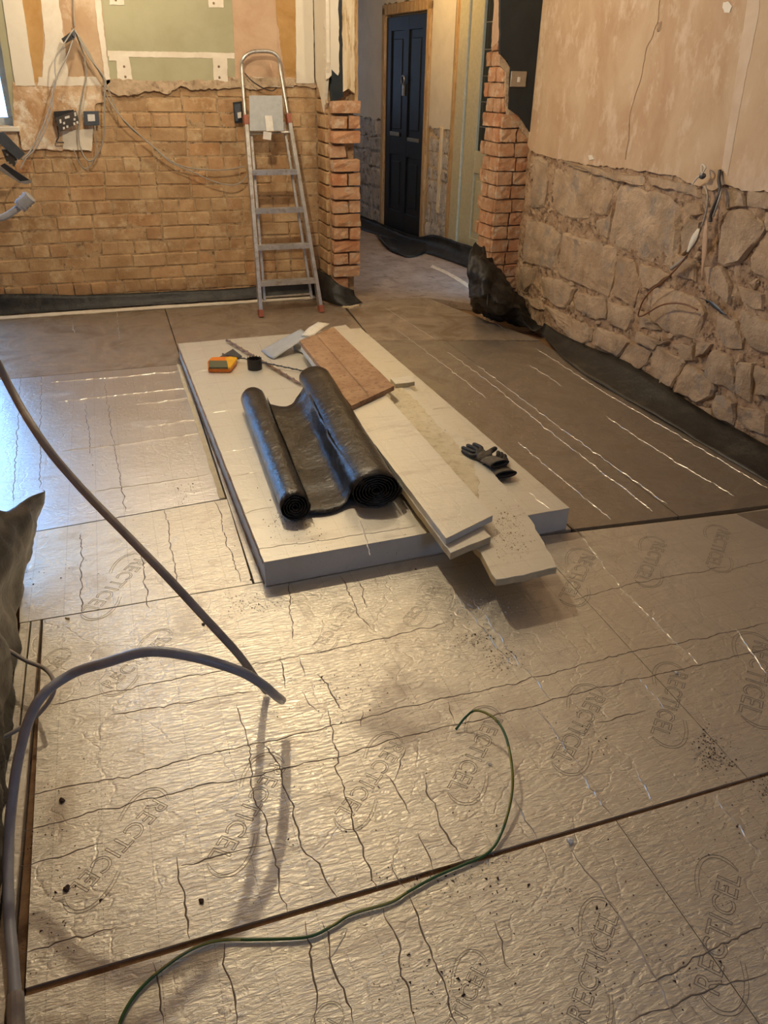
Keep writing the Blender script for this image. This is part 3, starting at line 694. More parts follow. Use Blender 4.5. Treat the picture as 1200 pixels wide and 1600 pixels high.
# rough mortar bed between the stones: displaced grid
bm = bmesh.new(); G = []
ny, nz = 170, 58
for i in range(ny):
    g = []
    for j in range(nz):
        y = 1.9+(5.15-1.9)*i/(ny-1); z = -.02+1.21*j/(nz-1); q = Vector((0, y, z))
        d = noise.noise(q*9)*.014+noise.noise(q*24)*.011+noise.noise(q*60)*.006
        g.append(bm.verts.new((max(2.757-d, 2.748 if z > 1.09 else 0), y, z)))
    G.append(g)
for i in range(ny-1):
    for j in range(nz-1): bm.faces.new((G[i][j], G[i][j+1], G[i+1][j+1], G[i+1][j]))
mk('mortar_bed', bm, MT['rubble_mortar'], wall_right, kind='stuff')
STONES = [
[(110,130),(165,150),(170,250),(150,370),(90,375),(100,240)],[(200,190),(290,180),(375,215),(380,300),(360,420),(290,430),(195,390)],
[(385,215),(470,250),(480,300),(450,410),(380,400),(385,300)],[(500,270),(620,290),(740,320),(790,400),(780,560),(750,660),(620,620),(455,530),(480,380)],
[(70,430),(160,450),(235,500),(215,600),(185,665),(50,630)],[(240,490),(340,520),(490,560),(480,680),(450,790),(330,740),(215,690),(225,590)],
[(40,650),(110,660),(100,730),(60,770),(30,740)],[(140,700),(220,710),(300,750),(270,830),(240,850),(150,790)],[(310,770),(440,800),(440,890),(400,905),(305,850)],
[(495,600),(570,620),(600,720),(570,840),(480,790),(485,690)],[(150,830),(250,870),(375,940),(370,1000),(330,1020),(240,950)],[(450,810),(560,850),(570,900),(540,960),(450,910)],
[(400,930),(550,990),(560,1010),(495,1075),(390,1010)],[(560,1000),(650,1050),(630,1110),(590,1140),(500,1085)],[(600,640),(690,660),(740,690),(650,760),(620,750)],
[(660,750),(780,760),(880,810),(900,870),(870,1000),(740,960),(650,900)],[(820,350),(890,360),(900,400),(850,410),(815,385)],[(840,420),(890,440),(870,520),(800,600),(795,480)],
[(680,1020),(790,1080),(810,1100),(745,1225),(650,1160),(650,1080)],[(750,1010),(850,1020),(860,1090),(810,1090)],[(815,1110),(860,1120),(950,1190),(940,1260),(880,1290),(760,1235)],
[(590,950),(700,1000),(740,1000),(670,1040),(580,1000)],[(920,1060),(960,1040),(1040,1080),(1060,1170),(1040,1240),(900,1170)],[(1060,1100),(1130,1110),(1125,1290),(1050,1250)],
[(1010,390),(1090,380),(1180,440),(1190,470),(1110,600),(1060,640),(975,640),(980,500)],[(1190,500),(1290,520),(1290,760),(1120,670),(1120,610)],[(910,650),(990,650),(1030,740),(1030,830),(960,780),(920,720)],
[(1000,280),(1090,300),(1095,370),(1010,375)],[(1100,290),(1290,320),(1290,390),(1100,370)],[(960,1250),(1050,1290),(1040,1390),(960,1350),(950,1300)],[(1060,1300),(1200,1340),(1200,1440),(1060,1400)],
[(1060,740),(1190,780),(1180,860),(1080,820)],[(1080,860),(1160,880),(1290,960),(1290,1080),(1120,1030),(1080,940)],[(970,870),(1060,900),(1080,1040),(1000,1030),(960,950)],
[(640,225),(740,240),(885,285),(885,330),(760,290),(640,260)],[(1140,1120),(1290,1150),(1290,1290),(1150,1250)],[(880,1000),(950,1010),(910,1060),(870,1070)],[(770,590),(860,620),(870,720),(770,690)],
[(1210,1310),(1320,1330),(1320,1440),(1215,1400)],[(865,1300),(940,1315),(945,1370),(900,1360)],[(240,150),(370,180),(480,205),(620,235),(620,270),(480,245),(380,212),(280,178)],
[(1300,520),(1440,560),(1440,800),(1300,760)],[(1300,960),(1440,1000),(1440,1180),(1300,1120)],[(1200,400),(1290,410),(1300,490),(1200,480)],[(60,790),(140,810),(150,850),(110,850)],
[(590,850),(640,890),(700,950),(600,940)],[(395,430),(450,420),(480,380),(450,520),(400,500)],[(700,1180),(740,1240),(700,1235)],
]
def stone(poly, k):
    P = [Vector(a) for a in rpoly([(800+x/3, 200+y/3) for x, y in poly])]
    P = [Vector((p.x, p.y)) for p in P]
    c = sum(P, Vector((0, 0)))/len(P)
    Q = []
    for i, p in enumerate(P):
        nx = P[(i+1) % len(P)]; kk = max(2, int((nx-p).length/.035))
        for jj in range(kk):
            m_ = p.lerp(nx, jj/kk); nv = noise.noise_vector(Vector((m_.x*20, m_.y*20, k)))*.014
            Q.append(m_+(m_-c)*(.03*math.sin(math.pi*jj/kk))+Vector((nv.x, nv.y)))
    bm = bmesh.new(); rings = []
    tp = random.uniform(.020, .036)
    for f, d in ((1.03, -.012), (.99, tp*.55), (.90, tp*.92), (.60, tp), (.3, tp)):
        r = []
        for p in Q:
            q = c+(p-c)*f; nn = noise.noise(Vector((q.x*8, q.y*8, k)))*.018+(noise.noise(Vector((q.x*18, q.y*18, k)))*.006 if f > .7 else 0)
            r.append(bm.verts.new((2.765-d-(nn if f < .97 else 0), q.x, q.y)))
        rings.append(r)
    cv = bm.verts.new((2.765-tp-noise.noise(Vector((c.x*8, c.y*8, k)))*.018, c.x, c.y)); n = len(Q)
    for a, b in zip(rings[:-1], rings[1:]):
        for i in range(n): bm.faces.new((a[i], a[(i+1) % n], b[(i+1) % n], b[i]))
    for i in range(n): bm.faces.new((rings[-1][i], rings[-1][(i+1) % n], cv))
    bmesh.ops.recalc_face_normals(bm, faces=bm.faces)
    return mk('stone', bm, MT['stone'], wall_right)
for k, s in enumerate(STONES): stone(s, k)
# small pinning stones filling the joints
rnd = random.Random(5)
def inpoly(p, P):
    c = False; j = len(P)-1
    for i in range(len(P)):
        if (P[i][1] > p[1]) != (P[j][1] > p[1]) and p[0] < (P[j][0]-P[i][0])*(p[1]-P[i][1])/(P[j][1]-P[i][1])+P[i][0]: c = not c
        j = i
    return c
SP = [rpoly([(800+x/3, 200+y/3) for x, y in s]) for s in STONES]
cnt = 0
for t_ in range(1500):
    y, z = rnd.uniform(2.1, 5.1), rnd.uniform(.0, 1.06)
    if any(inpoly((y, z), s) for s in SP): continue
    cnt += 1
    if cnt > 130: break
    bm = bmesh.new(); r = rnd.uniform(.010, .030)
    bmesh.ops.create_icosphere(bm, subdivisions=1, radius=r, matrix=Matrix.Translation((2.760, y, z)) @ Matrix.Rotation(rnd.uniform(0, 6), 4, 'X') @ Matrix.Diagonal((.8, rnd.uniform(.8, 1.8), .7, 1)))
    for v in bm.verts: v.co += Vector([rnd.uniform(-.18, .18)*r for _ in range(3)])
    mk('stone', bm, MT['stone'], wall_right)

# ------------------------------------------------------------------ hall doors and wall finishes
def hfit(x0, y0, x1, y1):
    s0, z0 = hs(x0, y0); s1, z1 = hs(x1, y1); return s0, z0, s1, z1
sL, _ = hs(600, 300); sR, _ = hs(659, 300)      # navy door leaf, s grows away from camera
door1 = mk('door_1', hbox(bmesh.new(), sR, sL, -.05, -.02, .02, 2.05), MT['door_blue'], kind='structure')
dw = sL-sR
for s0, s1 in ((0, .12), (.44, .56), (.88, 1.0)):
    mk('door_stile', hbox(bmesh.new(), sR+dw*s0, sR+dw*s1, -.022, -.004, .02, 2.05, .003), MT['door_blue'], door1)
for z0, z1 in ((.02, .24), (.80, .98), (1.93, 2.05)):
    mk('door_rail', hbox(bmesh.new(), sR+dw*.10, sR+dw*.9, -.022, -.005, z0, z1, .003), MT['door_blue'], door1)
for a in (.17, .61):
    for z0, z1 in ((.30, .74), (1.05, 1.86)):
        mk('door_panel', hbox(bmesh.new(), sR+dw*a, sR+dw*(a+.22), -.022, -.012, z0, z1, .006), MT['door_blue'], door1)
mk('letter_plate', hbox(bmesh.new(), sR+dw*.62, sR+dw*.86, -.008, .004, .98, 1.02, .003), MT['brass'], door1)
mk('letter_plate', hbox(bmesh.new(), sR+dw*.12, sR+dw*.40, -.008, .004, .95, .985, .003), MT['brass'], door1)
b = hbox(bmesh.new(), sR+dw*.49, sR+dw*.53, -.005, .02, 1.36, 1.47, .004); tube([hw(sR+dw*.51+.035*math.cos(a), .02, 1.50+.04*math.sin(a)) for a in [k*math.pi/4 for k in range(9)]], .006, 6, 2, b)
mk('door_knocker', b, MT['brass'], door1)
fr = [(sR-.085, sR-.005, 0, 2.14), (sL+.005, sL+.075, 0, 2.14), (sR-.085, sL+.075, 2.07, 2.16)]
for a, b2, z0, z1 in fr: mk('door_frame', hbox(bmesh.new(), a, b2, -.07, .02, z0, z1, .006), MT['timber'], door1)
# cream glazed door
s_tim0, _ = hs(706, 150); s_tim1, _ = hs(713, 150)
c0, _ = hs(714, 150); c1, _ = hs(728, 150); g0, _ = hs(747, 150)
door2 = mk('door_2', hbox(bmesh.new(), c1-.80, c1, -.055, -.03, .02, .96), MT['door_cream'], kind='structure')
mk('door_stile', hbox(bmesh.new(), g0, c1, -.056, -.008, .02, 2.3, .003), MT['door_cream'], door2)
mk('door_stile', hbox(bmesh.new(), c1-.80, g0-.46, -.056, -.008, .02, 2.3, .003), MT['door_cream'], door2)
for z0, z1 in ((.02, .22), (.78, .96), (2.12, 2.3)): mk('door_rail', hbox(bmesh.new(), c1-.70, c1-.05, -.055, -.010, z0, z1, .003), MT['door_cream'], door2)
mk('door_panel', hbox(bmesh.new(), g0-.42, g0-.05, -.03, -.016, .28, .72, .008), MT['door_cream'], door2)
for j in range(6):
    z0 = .96+j*.195
    for i in range(3): mk('pane', hbox(bmesh.new(), g0-.46+i*.155, g0-.46+i*.155+.150, -.040, -.034, z0+.003, z0+.19), MT['darkglass'], door2)
    mk('lead_came', hbox(bmesh.new(), g0-.46, g0, -.042, -.031, z0-.004, z0+.004), MT['brass'], door2)
for i in range(1, 3): mk('lead_came', hbox(bmesh.new(), g0-.46+i*.155-.005, g0-.46+i*.155, -.042, -.031, .96, 2.12), MT['brass'], door2)
mk('door_frame', hbox(bmesh.new(), c1+.004, c0, -.06, .015, 0, 2.35, .006), MT['door_cream'], door2)
mk('door_frame', hbox(bmesh.new(), c0+.002, s_tim0, -.06, .0, 0, 2.4, .006), MT['timber'], door2)
# plaster above and bare rubble below
def hcoat(name, s0, s1, z0, z1, mat, t=.0, amp=.015, seed=0):
    P = jag([(s0, z0), (s1, z0), (s1, z1), (s0, z1)], amp, .03, seed, [0, 2])
    return mk(name, slab2d(P, lambda u, v, d: hw(u, -.06+d, v), .06+t), MT[mat], wall_hall)
hcoat('plaster_coat', s_tim0+.004, sR-.09, 1.10, 2.5, 'hall_paint', .0, seed=61)
hcoat('rubble_facing', s_tim0+.004, sR-.09, 0, 1.13, 'render_grey', -.014, .02, 62)
hcoat('plaster_coat', sL+.08, 4.2, 1.12, 2.5, 'hall_paint', .0, seed=63)
hcoat('plaster_coat', sR-.09, sL+.08, 2.165, 2.5, 'hall_paint', .0, seed=65)
# stones low on the hall wall, left of the navy door
hsm = []
for i in range(8):
    b = bmesh.new(); bbox(b, -.5, .5, -.5, .5, -.5, .5, .16, .08)
    me = bpy.data.meshes.new('stone'); b.to_mesh(me); b.free(); me.materials.append(MT['hall_stone']); hsm.append(me)
ang = math.atan2(HD.y, HD.x)
for (a, b2) in ((sL+.085, 4.0), (s_tim0+.02, sR-.10)):
    z = .0
    while z < 1.10:
        h = random.uniform(.10, .24); s = a
        while s < b2-.03:
            wd = min(random.uniform(.10, .36), b2-s)
            o = bpy.data.objects.new('stone', random.choice(hsm)); COL.objects.link(o); o.parent = wall_hall
            p = hw(s+wd/2, -.040, z+h/2); o.location = p; o.rotation_euler = (random.uniform(-.05, .05), random.uniform(-.12, .12), ang)
            o.scale = (wd*1.02, .06+random.uniform(0, .035), h*1.02); s += wd
        z += h
pzz = hw(s_tim0+.16, -.01, 0)
mk('timber_post', hbox(bmesh.new(), s_tim0+.13, s_tim0+.19, -.06, .01, .35, 1.12, .006), MT['timber_pale'], wall_hall)

# ------------------------------------------------------------------ damp proof membranes
def dpm(name, rows, label, mat='dpm_matt', smooth=True, **kw):
    o = mk(name, sheet(rows, **kw), MT[mat], smooth=smooth)
    return tag(o, label, 'plastic sheet')
dpm('polythene_membrane', [[(-2.4, 5.95, .022), (-.7, 5.95, .022), (.5, 5.95, .024), (1.46, 5.95, .022)], [(-2.4, 5.975, .05), (-.7, 5.975, .05), (.5, 5.975, .05), (1.46, 5.97, .05)],
     [(-2.4, 6.00, .17), (-.8, 6.00, .155), (-.3, 6.00, .115), (.3, 6.0, .105), (.9, 6.00, .10), (1.46, 6.0, .14)]],
    'long black polythene strip turned up along the foot of the far brick wall', 'dpm', nu=70, nv=3, amp=.006, freq=9, seed=1)
dpm('polythene_membrane', [[(1.43, 5.93, .02), (1.50, 5.70, .015), (1.60, 5.60, .006), (1.74, 5.66, .006)], [(1.44, 5.95, .10), (1.50, 5.735, .09), (1.60, 5.685, .07), (1.70, 5.70, .06)],
     [(1.46, 5.97, .22), (1.515, 5.80, .20), (1.57, 5.715, .15), (1.69, 5.712, .10)]],
    'crumpled black polythene wrapped round the foot of the broken brick stub', 'dpm', nu=24, nv=4, amp=.02, freq=9, seed=2, minz=.004)
up = [(850,504),(892,530),(992,571),(1087,635),(1198,696),(1260,735)]
lo_ = [(845,520),(892,571),(1000,636),(1100,695),(1198,752),(1262,790)]
rt = [px(x, y, 2.735) for x, y in up]; rl = [pz(x, y, .006) for x, y in lo_]
mid = [a.lerp(b, .42)+Vector((0, 0, -.012)) for a, b in zip(resample(rl, 8), resample(rt, 8))]
for r in (rt,):
    r.append(r[-1]+Vector((0, -1.2, 0)))
rl.append(rl[-1]+Vector((0, -1.2, 0))); mid.append(mid[-1]+Vector((0, -1.3, 0)))
for r in (rl, mid, rt):
    for v in r: v.z = max(v.z, .006)
dpm('polythene_membrane', [rl, mid, rt], 'wide black polythene strip running along the foot of the rubble stone wall', 'dpm_matt', nu=60, nv=3, amp=.010, freq=6, seed=3, minz=.004)
# gathered heap at the foot of the pier
def P3(lst): return [py(x, y, Y) for x, y, Y in lst]
left = P3([(746,378,5.02),(734,392,4.98),(729,430,4.90),(732,465,4.84)])+[pz(741,486,.008)]
m1 = P3([(752,388,5.03),(752,400,4.92),(752,430,4.80),(755,462,4.72)])+[pz(768,499,.008)]
m2 = P3([(757,386,5.06),(766,412,4.93),(772,440,4.78),(782,475,4.66)])+[pz(795,505,.008)]
m3 = P3([(759,400,5.07),(778,425,4.98),(797,452,4.86),(812,480,4.72)])+[pz(822,514,.008)]
m4 = P3([(762,402,5.09),(790,440,5.05),(812,468,4.98),(830,492,4.86)])+[pz(838,516,.012)]
m5 = P3([(766,404,5.12),(796,446,5.10),(822,474,5.06),(846,500,4.86)])+[pz(852,512,.02)]
dpm('polythene_membrane', [left, m1, m2, m3, m4, m5], 'tall gathered heap of folded black polythene against the foot of the brick pier', 'dpm', nu=70, nv=10, amp=.030, freq=7, seed=4, sm=1, ridge=.05, minz=.004)
# hall membrane along the right-hand base
hb = [hw(s, .035, z) for s, z in ((-.6, .17), (0, .17), (.5, .16), (.95, .15), (1.3, .07), (1.9, .06), (2.6, .07), (3.3, .05))]
hm = [hw(s, .05, z) for s, z in ((-.6, .08), (0, .08), (.5, .08), (.95, .06), (1.3, .03), (1.9, .02), (2.6, .03), (3.3, .02))]
hf = [hw(s, t, .006) for s, t in ((-.6, .16), (0, .15), (.5, .17), (.95, .22), (1.3, .20), (1.9, .24), (2.4, .30), (3.3, .30))]
dpm('polythene_membrane', [hf, hm, hb], 'black polythene strip along the foot of the hallway wall below both doors', 'dpm', nu=50, nv=3, amp=.016, freq=7, seed=5, minz=.006)
fl = [pz(610,392,.012), pz(640,402,.012), pz(672,392,.012)]; fm = [pz(600,380,.05), pz(632,388,.05), pz(668,380,.04)]; fk = [pz(588,366,.02), pz(620,375,.03), pz(650,374,.02)]
dpm('polythene_membrane', [fl, fm, fk], 'loose flap of black polythene on the floor before the navy door', 'dpm', nu=14, nv=4, amp=.015, freq=14, seed=6, minz=.008)
lath = mk('timber_lath', sheet([[pz(672,417,.004), pz(700,430,.004), pz(735,452,.004)], [pz(676,414,.004), pz(705,427,.004), pz(738,447,.004)]], 12, 2, .0, 5, .012), MT['timber_pale'])
tag(lath, 'thin pale timber lath on the hallway floor along the polythene', 'timber')
# near-left flap standing up from the floor edge
a0 = [Vector((-.475, 2.70, .20)), Vector((-.47, 2.50, .16)), Vector((-.468, 2.2, .10)), Vector((-.470, 1.7, .06)), Vector((-.47, 1.1, .05)), Vector((-.47, .4, .05))]
r1 = [px(40,800,-.47), px(38,940,-.47), px(18,1010,-.46), px(18,1100,-.455), px(8,1200,-.455), px(4,1420,-.455)]
tipr = [pz(70,765,.16), pz(58,830,.08), pz(36,905,.03), pz(26,990,.01), pz(17,1180,.006), pz(2,1400,.006)]
midr = [pz(44,778,.22), pz(40,850,.18), pz(14,930,.12), pz(16,1010,.06), pz(8,1190,.04), pz(-6,1400,.03)]
farr = [pz(6,800,.27), pz(4,860,.26), pz(-8,940,.24), pz(-6,1030,.20), pz(-14,1200,.12), pz(-30,1400,.08)]
wl = [Vector((-.495, p.y, p.z+.05)) for p in farr]
dpm('polythene_membrane', [tipr, midr, farr, wl], 'black polythene flap with a pointed corner standing up by the near left wall', 'dpm_matt', nu=80, nv=8, amp=.012, freq=7, seed=7, fold=.03, ridge=.03, minz=.007)

# ------------------------------------------------------------------ big insulation slab in the middle
SL = [Vector((.325, 2.167)), Vector((1.506, 2.200)), Vector((1.440, 4.720)), Vector((.279, 4.691))]
slab = thing('insulation_slab', 'large thick foil-faced insulation slab lying in the middle of the floor', 'insulation board')
slab_core = mk('foam_core', slab2d([tuple(p) for p in SL], lambda u, v, t: Vector((u, v, .006+t)), .091), MT['pir_grey'], slab)
c_ = sum(SL, Vector((0, 0)))/4
big = [c_+(p-c_)*1.0012 for p in SL]
mk('foil_facing', slab2d(jag([tuple(p) for p in big], .0012, .05, 3), lambda u, v, t: Vector((u, v, .0965+t)), .0035), MT['foil_clean'], slab)
mk('foil_facing', slab2d(jag([tuple(p) for p in big], .001, .05, 4), lambda u, v, t: Vector((u, v, .002+t)), .004), MT['crease_light'], slab)
# torn brownish edges on the long left side
bm = bmesh.new()
mk('torn_edge', slab2d(jag([(.322, 2.17), (.3235, 2.17), (.278, 4.69), (.2735, 4.69)], .0012, .03, 8), lambda u, v, t: Vector((u-.002, v, .090+t)), .008), MT['pir_brown'], slab)
mk('torn_edge', slab2d(jag([(.3205, 2.17), (.3235, 2.17), (.278, 4.69), (.2735, 4.69)], .0012, .03, 9), lambda u, v, t: Vector((u-.002, v, .008+t)), .006), MT['pir_brown'], slab)
settle(slab)
lg = logo((640,832), (480,862), .100, None, 1.0); lg.parent = slab; lg.matrix_local = Matrix.Translation(-slab.location) @ lg.matrix_local
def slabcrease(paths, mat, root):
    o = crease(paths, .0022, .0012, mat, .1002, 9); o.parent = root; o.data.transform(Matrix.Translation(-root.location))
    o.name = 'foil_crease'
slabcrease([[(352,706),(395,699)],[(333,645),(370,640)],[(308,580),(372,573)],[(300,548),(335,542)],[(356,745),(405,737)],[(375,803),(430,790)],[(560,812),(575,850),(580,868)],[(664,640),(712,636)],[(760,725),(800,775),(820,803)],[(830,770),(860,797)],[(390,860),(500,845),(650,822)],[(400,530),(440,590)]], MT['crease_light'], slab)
# board edge standing beside the slab (ochre foam edge of the next floor board)
o = mk('board_edge', slab2d(jag([(.262, 2.84), (.284, 2.84), (.272, 4.60), (.252, 4.60)], .002, .05, 2), lambda u, v, t: Vector((u, v, -.045+t)), .0475), MT['pir'], floor)

# ------------------------------------------------------------------ foam strips stacked on the slab
def strip(name, pix, ztop, th, label, core='pir', face='foil_clean', amp=.003, dz=None, seed=0, group=None):
    pts = [pz(x, y, ztop) for x, y in pix]
    P = jag([(p.x, p.y) for p in pts], amp, .03, seed)
    r = thing(name, label, 'insulation board', group)
    f = dz or (lambda u, v: 0)
    mk('foam_core', slab2d(P, lambda u, v, t: Vector((u, v, ztop-th+f(u, v)+t)), th-.003), MT[core], r)
    mk('foil_facing', slab2d(P, lambda u, v, t: Vector((u, v, ztop-.003+f(u, v)+t)), .003), MT[face], r)
    return settle(r)
strip('insulation_strip', [(775,905),(870,886),(835,820),(740,700),(618,585),(540,507),(516,512),(600,610),(660,720),(735,840)], .128, .026,
      'longest gritty foil-faced foam strip jutting out lowest over the slab front edge', amp=.005, seed=71)
strip('insulation_strip', [(704,864),(767,838),(700,770),(600,640),(520,560),(500,570),(570,680),(645,785)], .1565, .027,
      'middle foam strip showing its yellow end under the topmost white-faced strip', amp=.002, seed=72)
strip('insulation_strip', [(697,841),(770,805),(603,617),(520,520),(470,542),(556,655)], .183, .025,
      'topmost clean white-faced foam strip of the stack beside the black roll', core='pir_grey', amp=.0012, seed=73)
# loose ragged foam edge lying beside
cs = [o for o in COL.objects if o.get('label', '').startswith('longest gritty')][0]
P = jag([(q.x, q.y) for q in [pz(x, y, .1285) for x, y in ((598,600),(618,592),(688,668),(742,722),(748,765),(752,800),(735,790),(680,735))]], .010, .02, 8)
tf = mk('torn_foam_face', slab2d(P, lambda u, v, t: Vector((u, v, .128+t))-cs.location, .0012), MT['pir_pale'], cs)
bb = [pz(x, y, .207) for x, y in ((468,532),(521,511),(616,603),(549,634))]
P = jag([(p.x, p.y) for p in bb], .0012, .05, 9)
r = thing('fibre_board', 'reddish brown fibre board lying on top of the foam strips', 'board')
mk('board_panel', slab2d(P, lambda u, v, t: Vector((u, v, .184+t)), .023), MT['chip'], r)
p0, p1 = (pz(494,523,.2075), pz(578,620,.2075))
d_ = (p1-p0).normalized(); s_ = Vector((-d_.y, d_.x, 0))*.0008
bm = bmesh.new(); bm.faces.new([bm.verts.new(v) for v in (p0-s_, p1-s_, p1+s_, p0+s_)]); bmesh.ops.solidify(bm, geom=bm.faces[:], thickness=.0006)
mk('scored_line', bm, MT['timber_pale'], r)
settle(r)
r = strip('foam_offcut', [(610,591),(642,587),(648,596),(618,600)], .152, .022, 'small yellow foam offcut on the slab right of the brown board', core='pir', face='paper', amp=.003, seed=75)
# white offcut and curved grey strip at the far end
rows = [[pz(470,524,.20), pz(482,512,.222), pz(497,503,.215)], [pz(488,525,.205), pz(500,515,.226), pz(515,505,.218)]]
o = mk('white_offcut', sheet(rows, 10, 3, .004, 12, .006), MT['paper'], smooth=True); tag(o, 'small off-white curled offcut at the far end of the brown board', 'offcut')
rows = [[pz(408,548,.102), pz(420,557,.108), pz(428,561,.104)], [pz(440,530,.15), pz(450,536,.155), pz(458,541,.15)], [pz(470,514,.205), pz(478,520,.208), pz(484,525,.20)]]
o = mk('plastic_strip', sheet(rows, 10, 5, .002, 12, .002), MT['ladder_plastic'], smooth=True); tag(o, 'tapering grey plastic strip propped between the slab and the brown board', 'plastic strip')
o = mk('foam_offcut', sheet([[pz(458,541,.125), pz(480,550,.128)], [pz(470,533,.125), pz(488,541,.128)]], 4, 2, .001, 8, .018), MT['pir_grey']); tag(o, 'small grey foam block under the far left corner of the brown board', 'offcut')

# ------------------------------------------------------------------ double roll of black polythene
roll = thing('polythene_roll', 'black polythene sheet rolled up from both ends lying on the slab', 'plastic roll')
def spiral_roll(A, B, ra, rb, turns, squash=1.0, sd=0):
    """wound sheet: spiral section swept from A (near end) to B"""
    bm = bmesh.new(); ax = (B-A); ln = ax.length; ax.normalize(); side = Vector((ax.y, -ax.x, 0)).normalized(); upv = Vector((0, 0, 1))
    n = turns*26; m = 22; th = .0035; G = []
    for j in range(m):
        t = j/(m-1); R = ra+(rb-ra)*t; c = A.lerp(B, t); ring = []
        for k in range(n+1):
            a = 2*math.pi*k/26; f = 1-(1-k/n)*.88 if False else (.14+.86*k/n)
            wob = 1+.05*noise.noise(Vector((math.cos(a)*1.3, math.sin(a)*1.3, t*7+sd)))+.02*noise.noise(Vector((math.cos(a)*3, math.sin(a)*3, t*18+sd)))
            off = (0 if j else random.uniform(-.004, .004))
            ring.append(bm.verts.new(c+ax*off+side*math.cos(a)*R*f*wob+upv*(math.sin(a)*R*f*wob*squash)))
        G.append(ring)
    for j in range(m-1):
        for k in range(n): bm.faces.new((G[j][k], G[j][k+1], G[j+1][k+1], G[j+1][k]))
    bmesh.ops.recalc_face_normals(bm, faces=bm.faces)
    bmesh.ops.solidify(bm, geom=bm.faces[:], thickness=.0022)
    return bm
RA0, RA1 = Vector((.487, 2.40, .160)), Vector((.530, 3.50, .163))
RB0, RB1 = Vector((.800, 2.41, .176)), Vector((.874, 3.66, .184))
mk('left_roll', spiral_roll(RA0, RA1, .058, .068, 5, 1.0, 1), MT['roll'], roll, smooth=True)
mk('right_roll', spiral_roll(RB0, RB1, .100, .088, 7, .74, 5), MT['roll'], roll, smooth=True)
web = [[Vector((.53, 2.42, .112)), Vector((.56, 2.9, .125)), Vector((.585, 3.46, .150))], [Vector((.62, 2.41, .108)), Vector((.645, 2.9, .115)), Vector((.68, 3.46, .125))],
       [Vector((.70, 2.45, .128)), Vector((.72, 2.9, .13)), Vector((.745, 3.50, .145))], [Vector((.735, 2.49, .225)), Vector((.745, 2.9, .21)), Vector((.80, 3.55, .205))]]
mk('connecting_sheet', sheet(web, 30, 5, .012, 8, .002, 3), MT['roll'], roll, smooth=True)
settle(roll)

# ------------------------------------------------------------------ tools on the slab
kn = thing('hand_tool', 'orange and yellow handled cutting tool with a dark blade on the slab', 'tool')
Z = .102
def zpoly(pix, z): return [(lambda q: (q.x, q.y))(pz(x, y, z)) for x, y in pix]
def prism(pix, z0, z1, mat, parent, name, bev=.004):
    bm = slab2d(zpoly(pix, z1), lambda u, v, t: Vector((u, v, z0+t)), z1-z0)
    if bev: bmesh.ops.bevel(bm, geom=bm.edges[:], offset=bev, segments=2, affect='EDGES', clamp_overlap=True)
    return mk(name, bm, MT[mat], parent)
prism([(324,564),(330,558),(370,556),(369,563),(360,575),(325,575)], Z, .128, 'orange', kn, 'handle')
prism([(326,563),(356,563),(357,574),(326,574)], .124, .133, 'olive', kn, 'grip', .003)
prism([(352,558),(371,556),(369,563),(360,574),(356,574)], .120, .134, 'yellow', kn, 'handle_end', .003)
prism([(342,558),(364,545),(378,556),(371,558)], .108, .114, 'steel_dark', kn, 'blade', 0)
settle(kn)
def rod(name, a, b, r, mat, label, z0, z1, flute=True):
    A_, B_ = pz(*a, z0), pz(*b, z1); o = thing(name, label, 'drill bit')
    bm = tube([A_, A_.lerp(B_, .5), B_], r*.55, 8, 2)
    mk('shank', bm, MT[mat], o)
    d = (B_-A_); ln = d.length; d.normalize(); s1 = d.orthogonal().normalized(); s2 = d.cross(s1)
    n = int(ln/(r*.9)); P = []
    P = [A_+d*(ln*k/n)+(s1*math.cos(k*.8)+s2*math.sin(k*.8))*r*.55 for k in range(n+1)]
    mk('flute', tube(P, r*.42, 5, 1), MT[mat], o)
    return settle(o)
rod('masonry_drill_bit', (354,531), (470,600), .011, 'rust', 'long thick rusty spiral drill bit lying diagonally across the slab', .118, .114)
rod('twist_drill_bit', (347,553), (481,581), .0065, 'steel_dark', 'thin dark spiral drill bit crossing the thick rusty one', .140, .109)
cup = thing('hole_saw', 'short black open-topped cup lying where the two drill bits cross', 'tool')
c = pz(398, 571, .12); c.z = .101; bm = bmesh.new(); R0 = .040; prof = [(0, 0), (R0, 0), (R0, .058), (R0*.86, .058), (R0*.84, .006), (0, .006)]
rings = []
for r_, z_ in prof:
    rings.append([bm.verts.new(c+Vector((r_*math.cos(a), r_*math.sin(a), z_))) for a in [2*math.pi*k/24 for k in range(24)]] if r_ else [bm.verts.new(c+Vector((0, 0, z_)))])
for a, b in zip(rings[:-1], rings[1:]):
    for k in range(24):
        if len(a) == 1: bm.faces.new((a[0], b[k], b[(k+1) % 24]))
        elif len(b) == 1: bm.faces.new((a[k], a[(k+1) % 24], b[0]))
        else: bm.faces.new((a[k], a[(k+1) % 24], b[(k+1) % 24], b[k]))
bmesh.ops.recalc_face_normals(bm, faces=bm.faces)
mk('cup_body', bm, MT['black'], cup)
bm = bmesh.new()
for k in range(12):
    a = 2*math.pi*k/12; bbox(bm, -.002, .002, -.002, .002, 0, .006, 0, 0, Matrix.Translation(c+Vector((R0*.93*math.cos(a), R0*.93*math.sin(a), .058))))
mk('teeth', bm, MT['black'], cup); settle(cup)

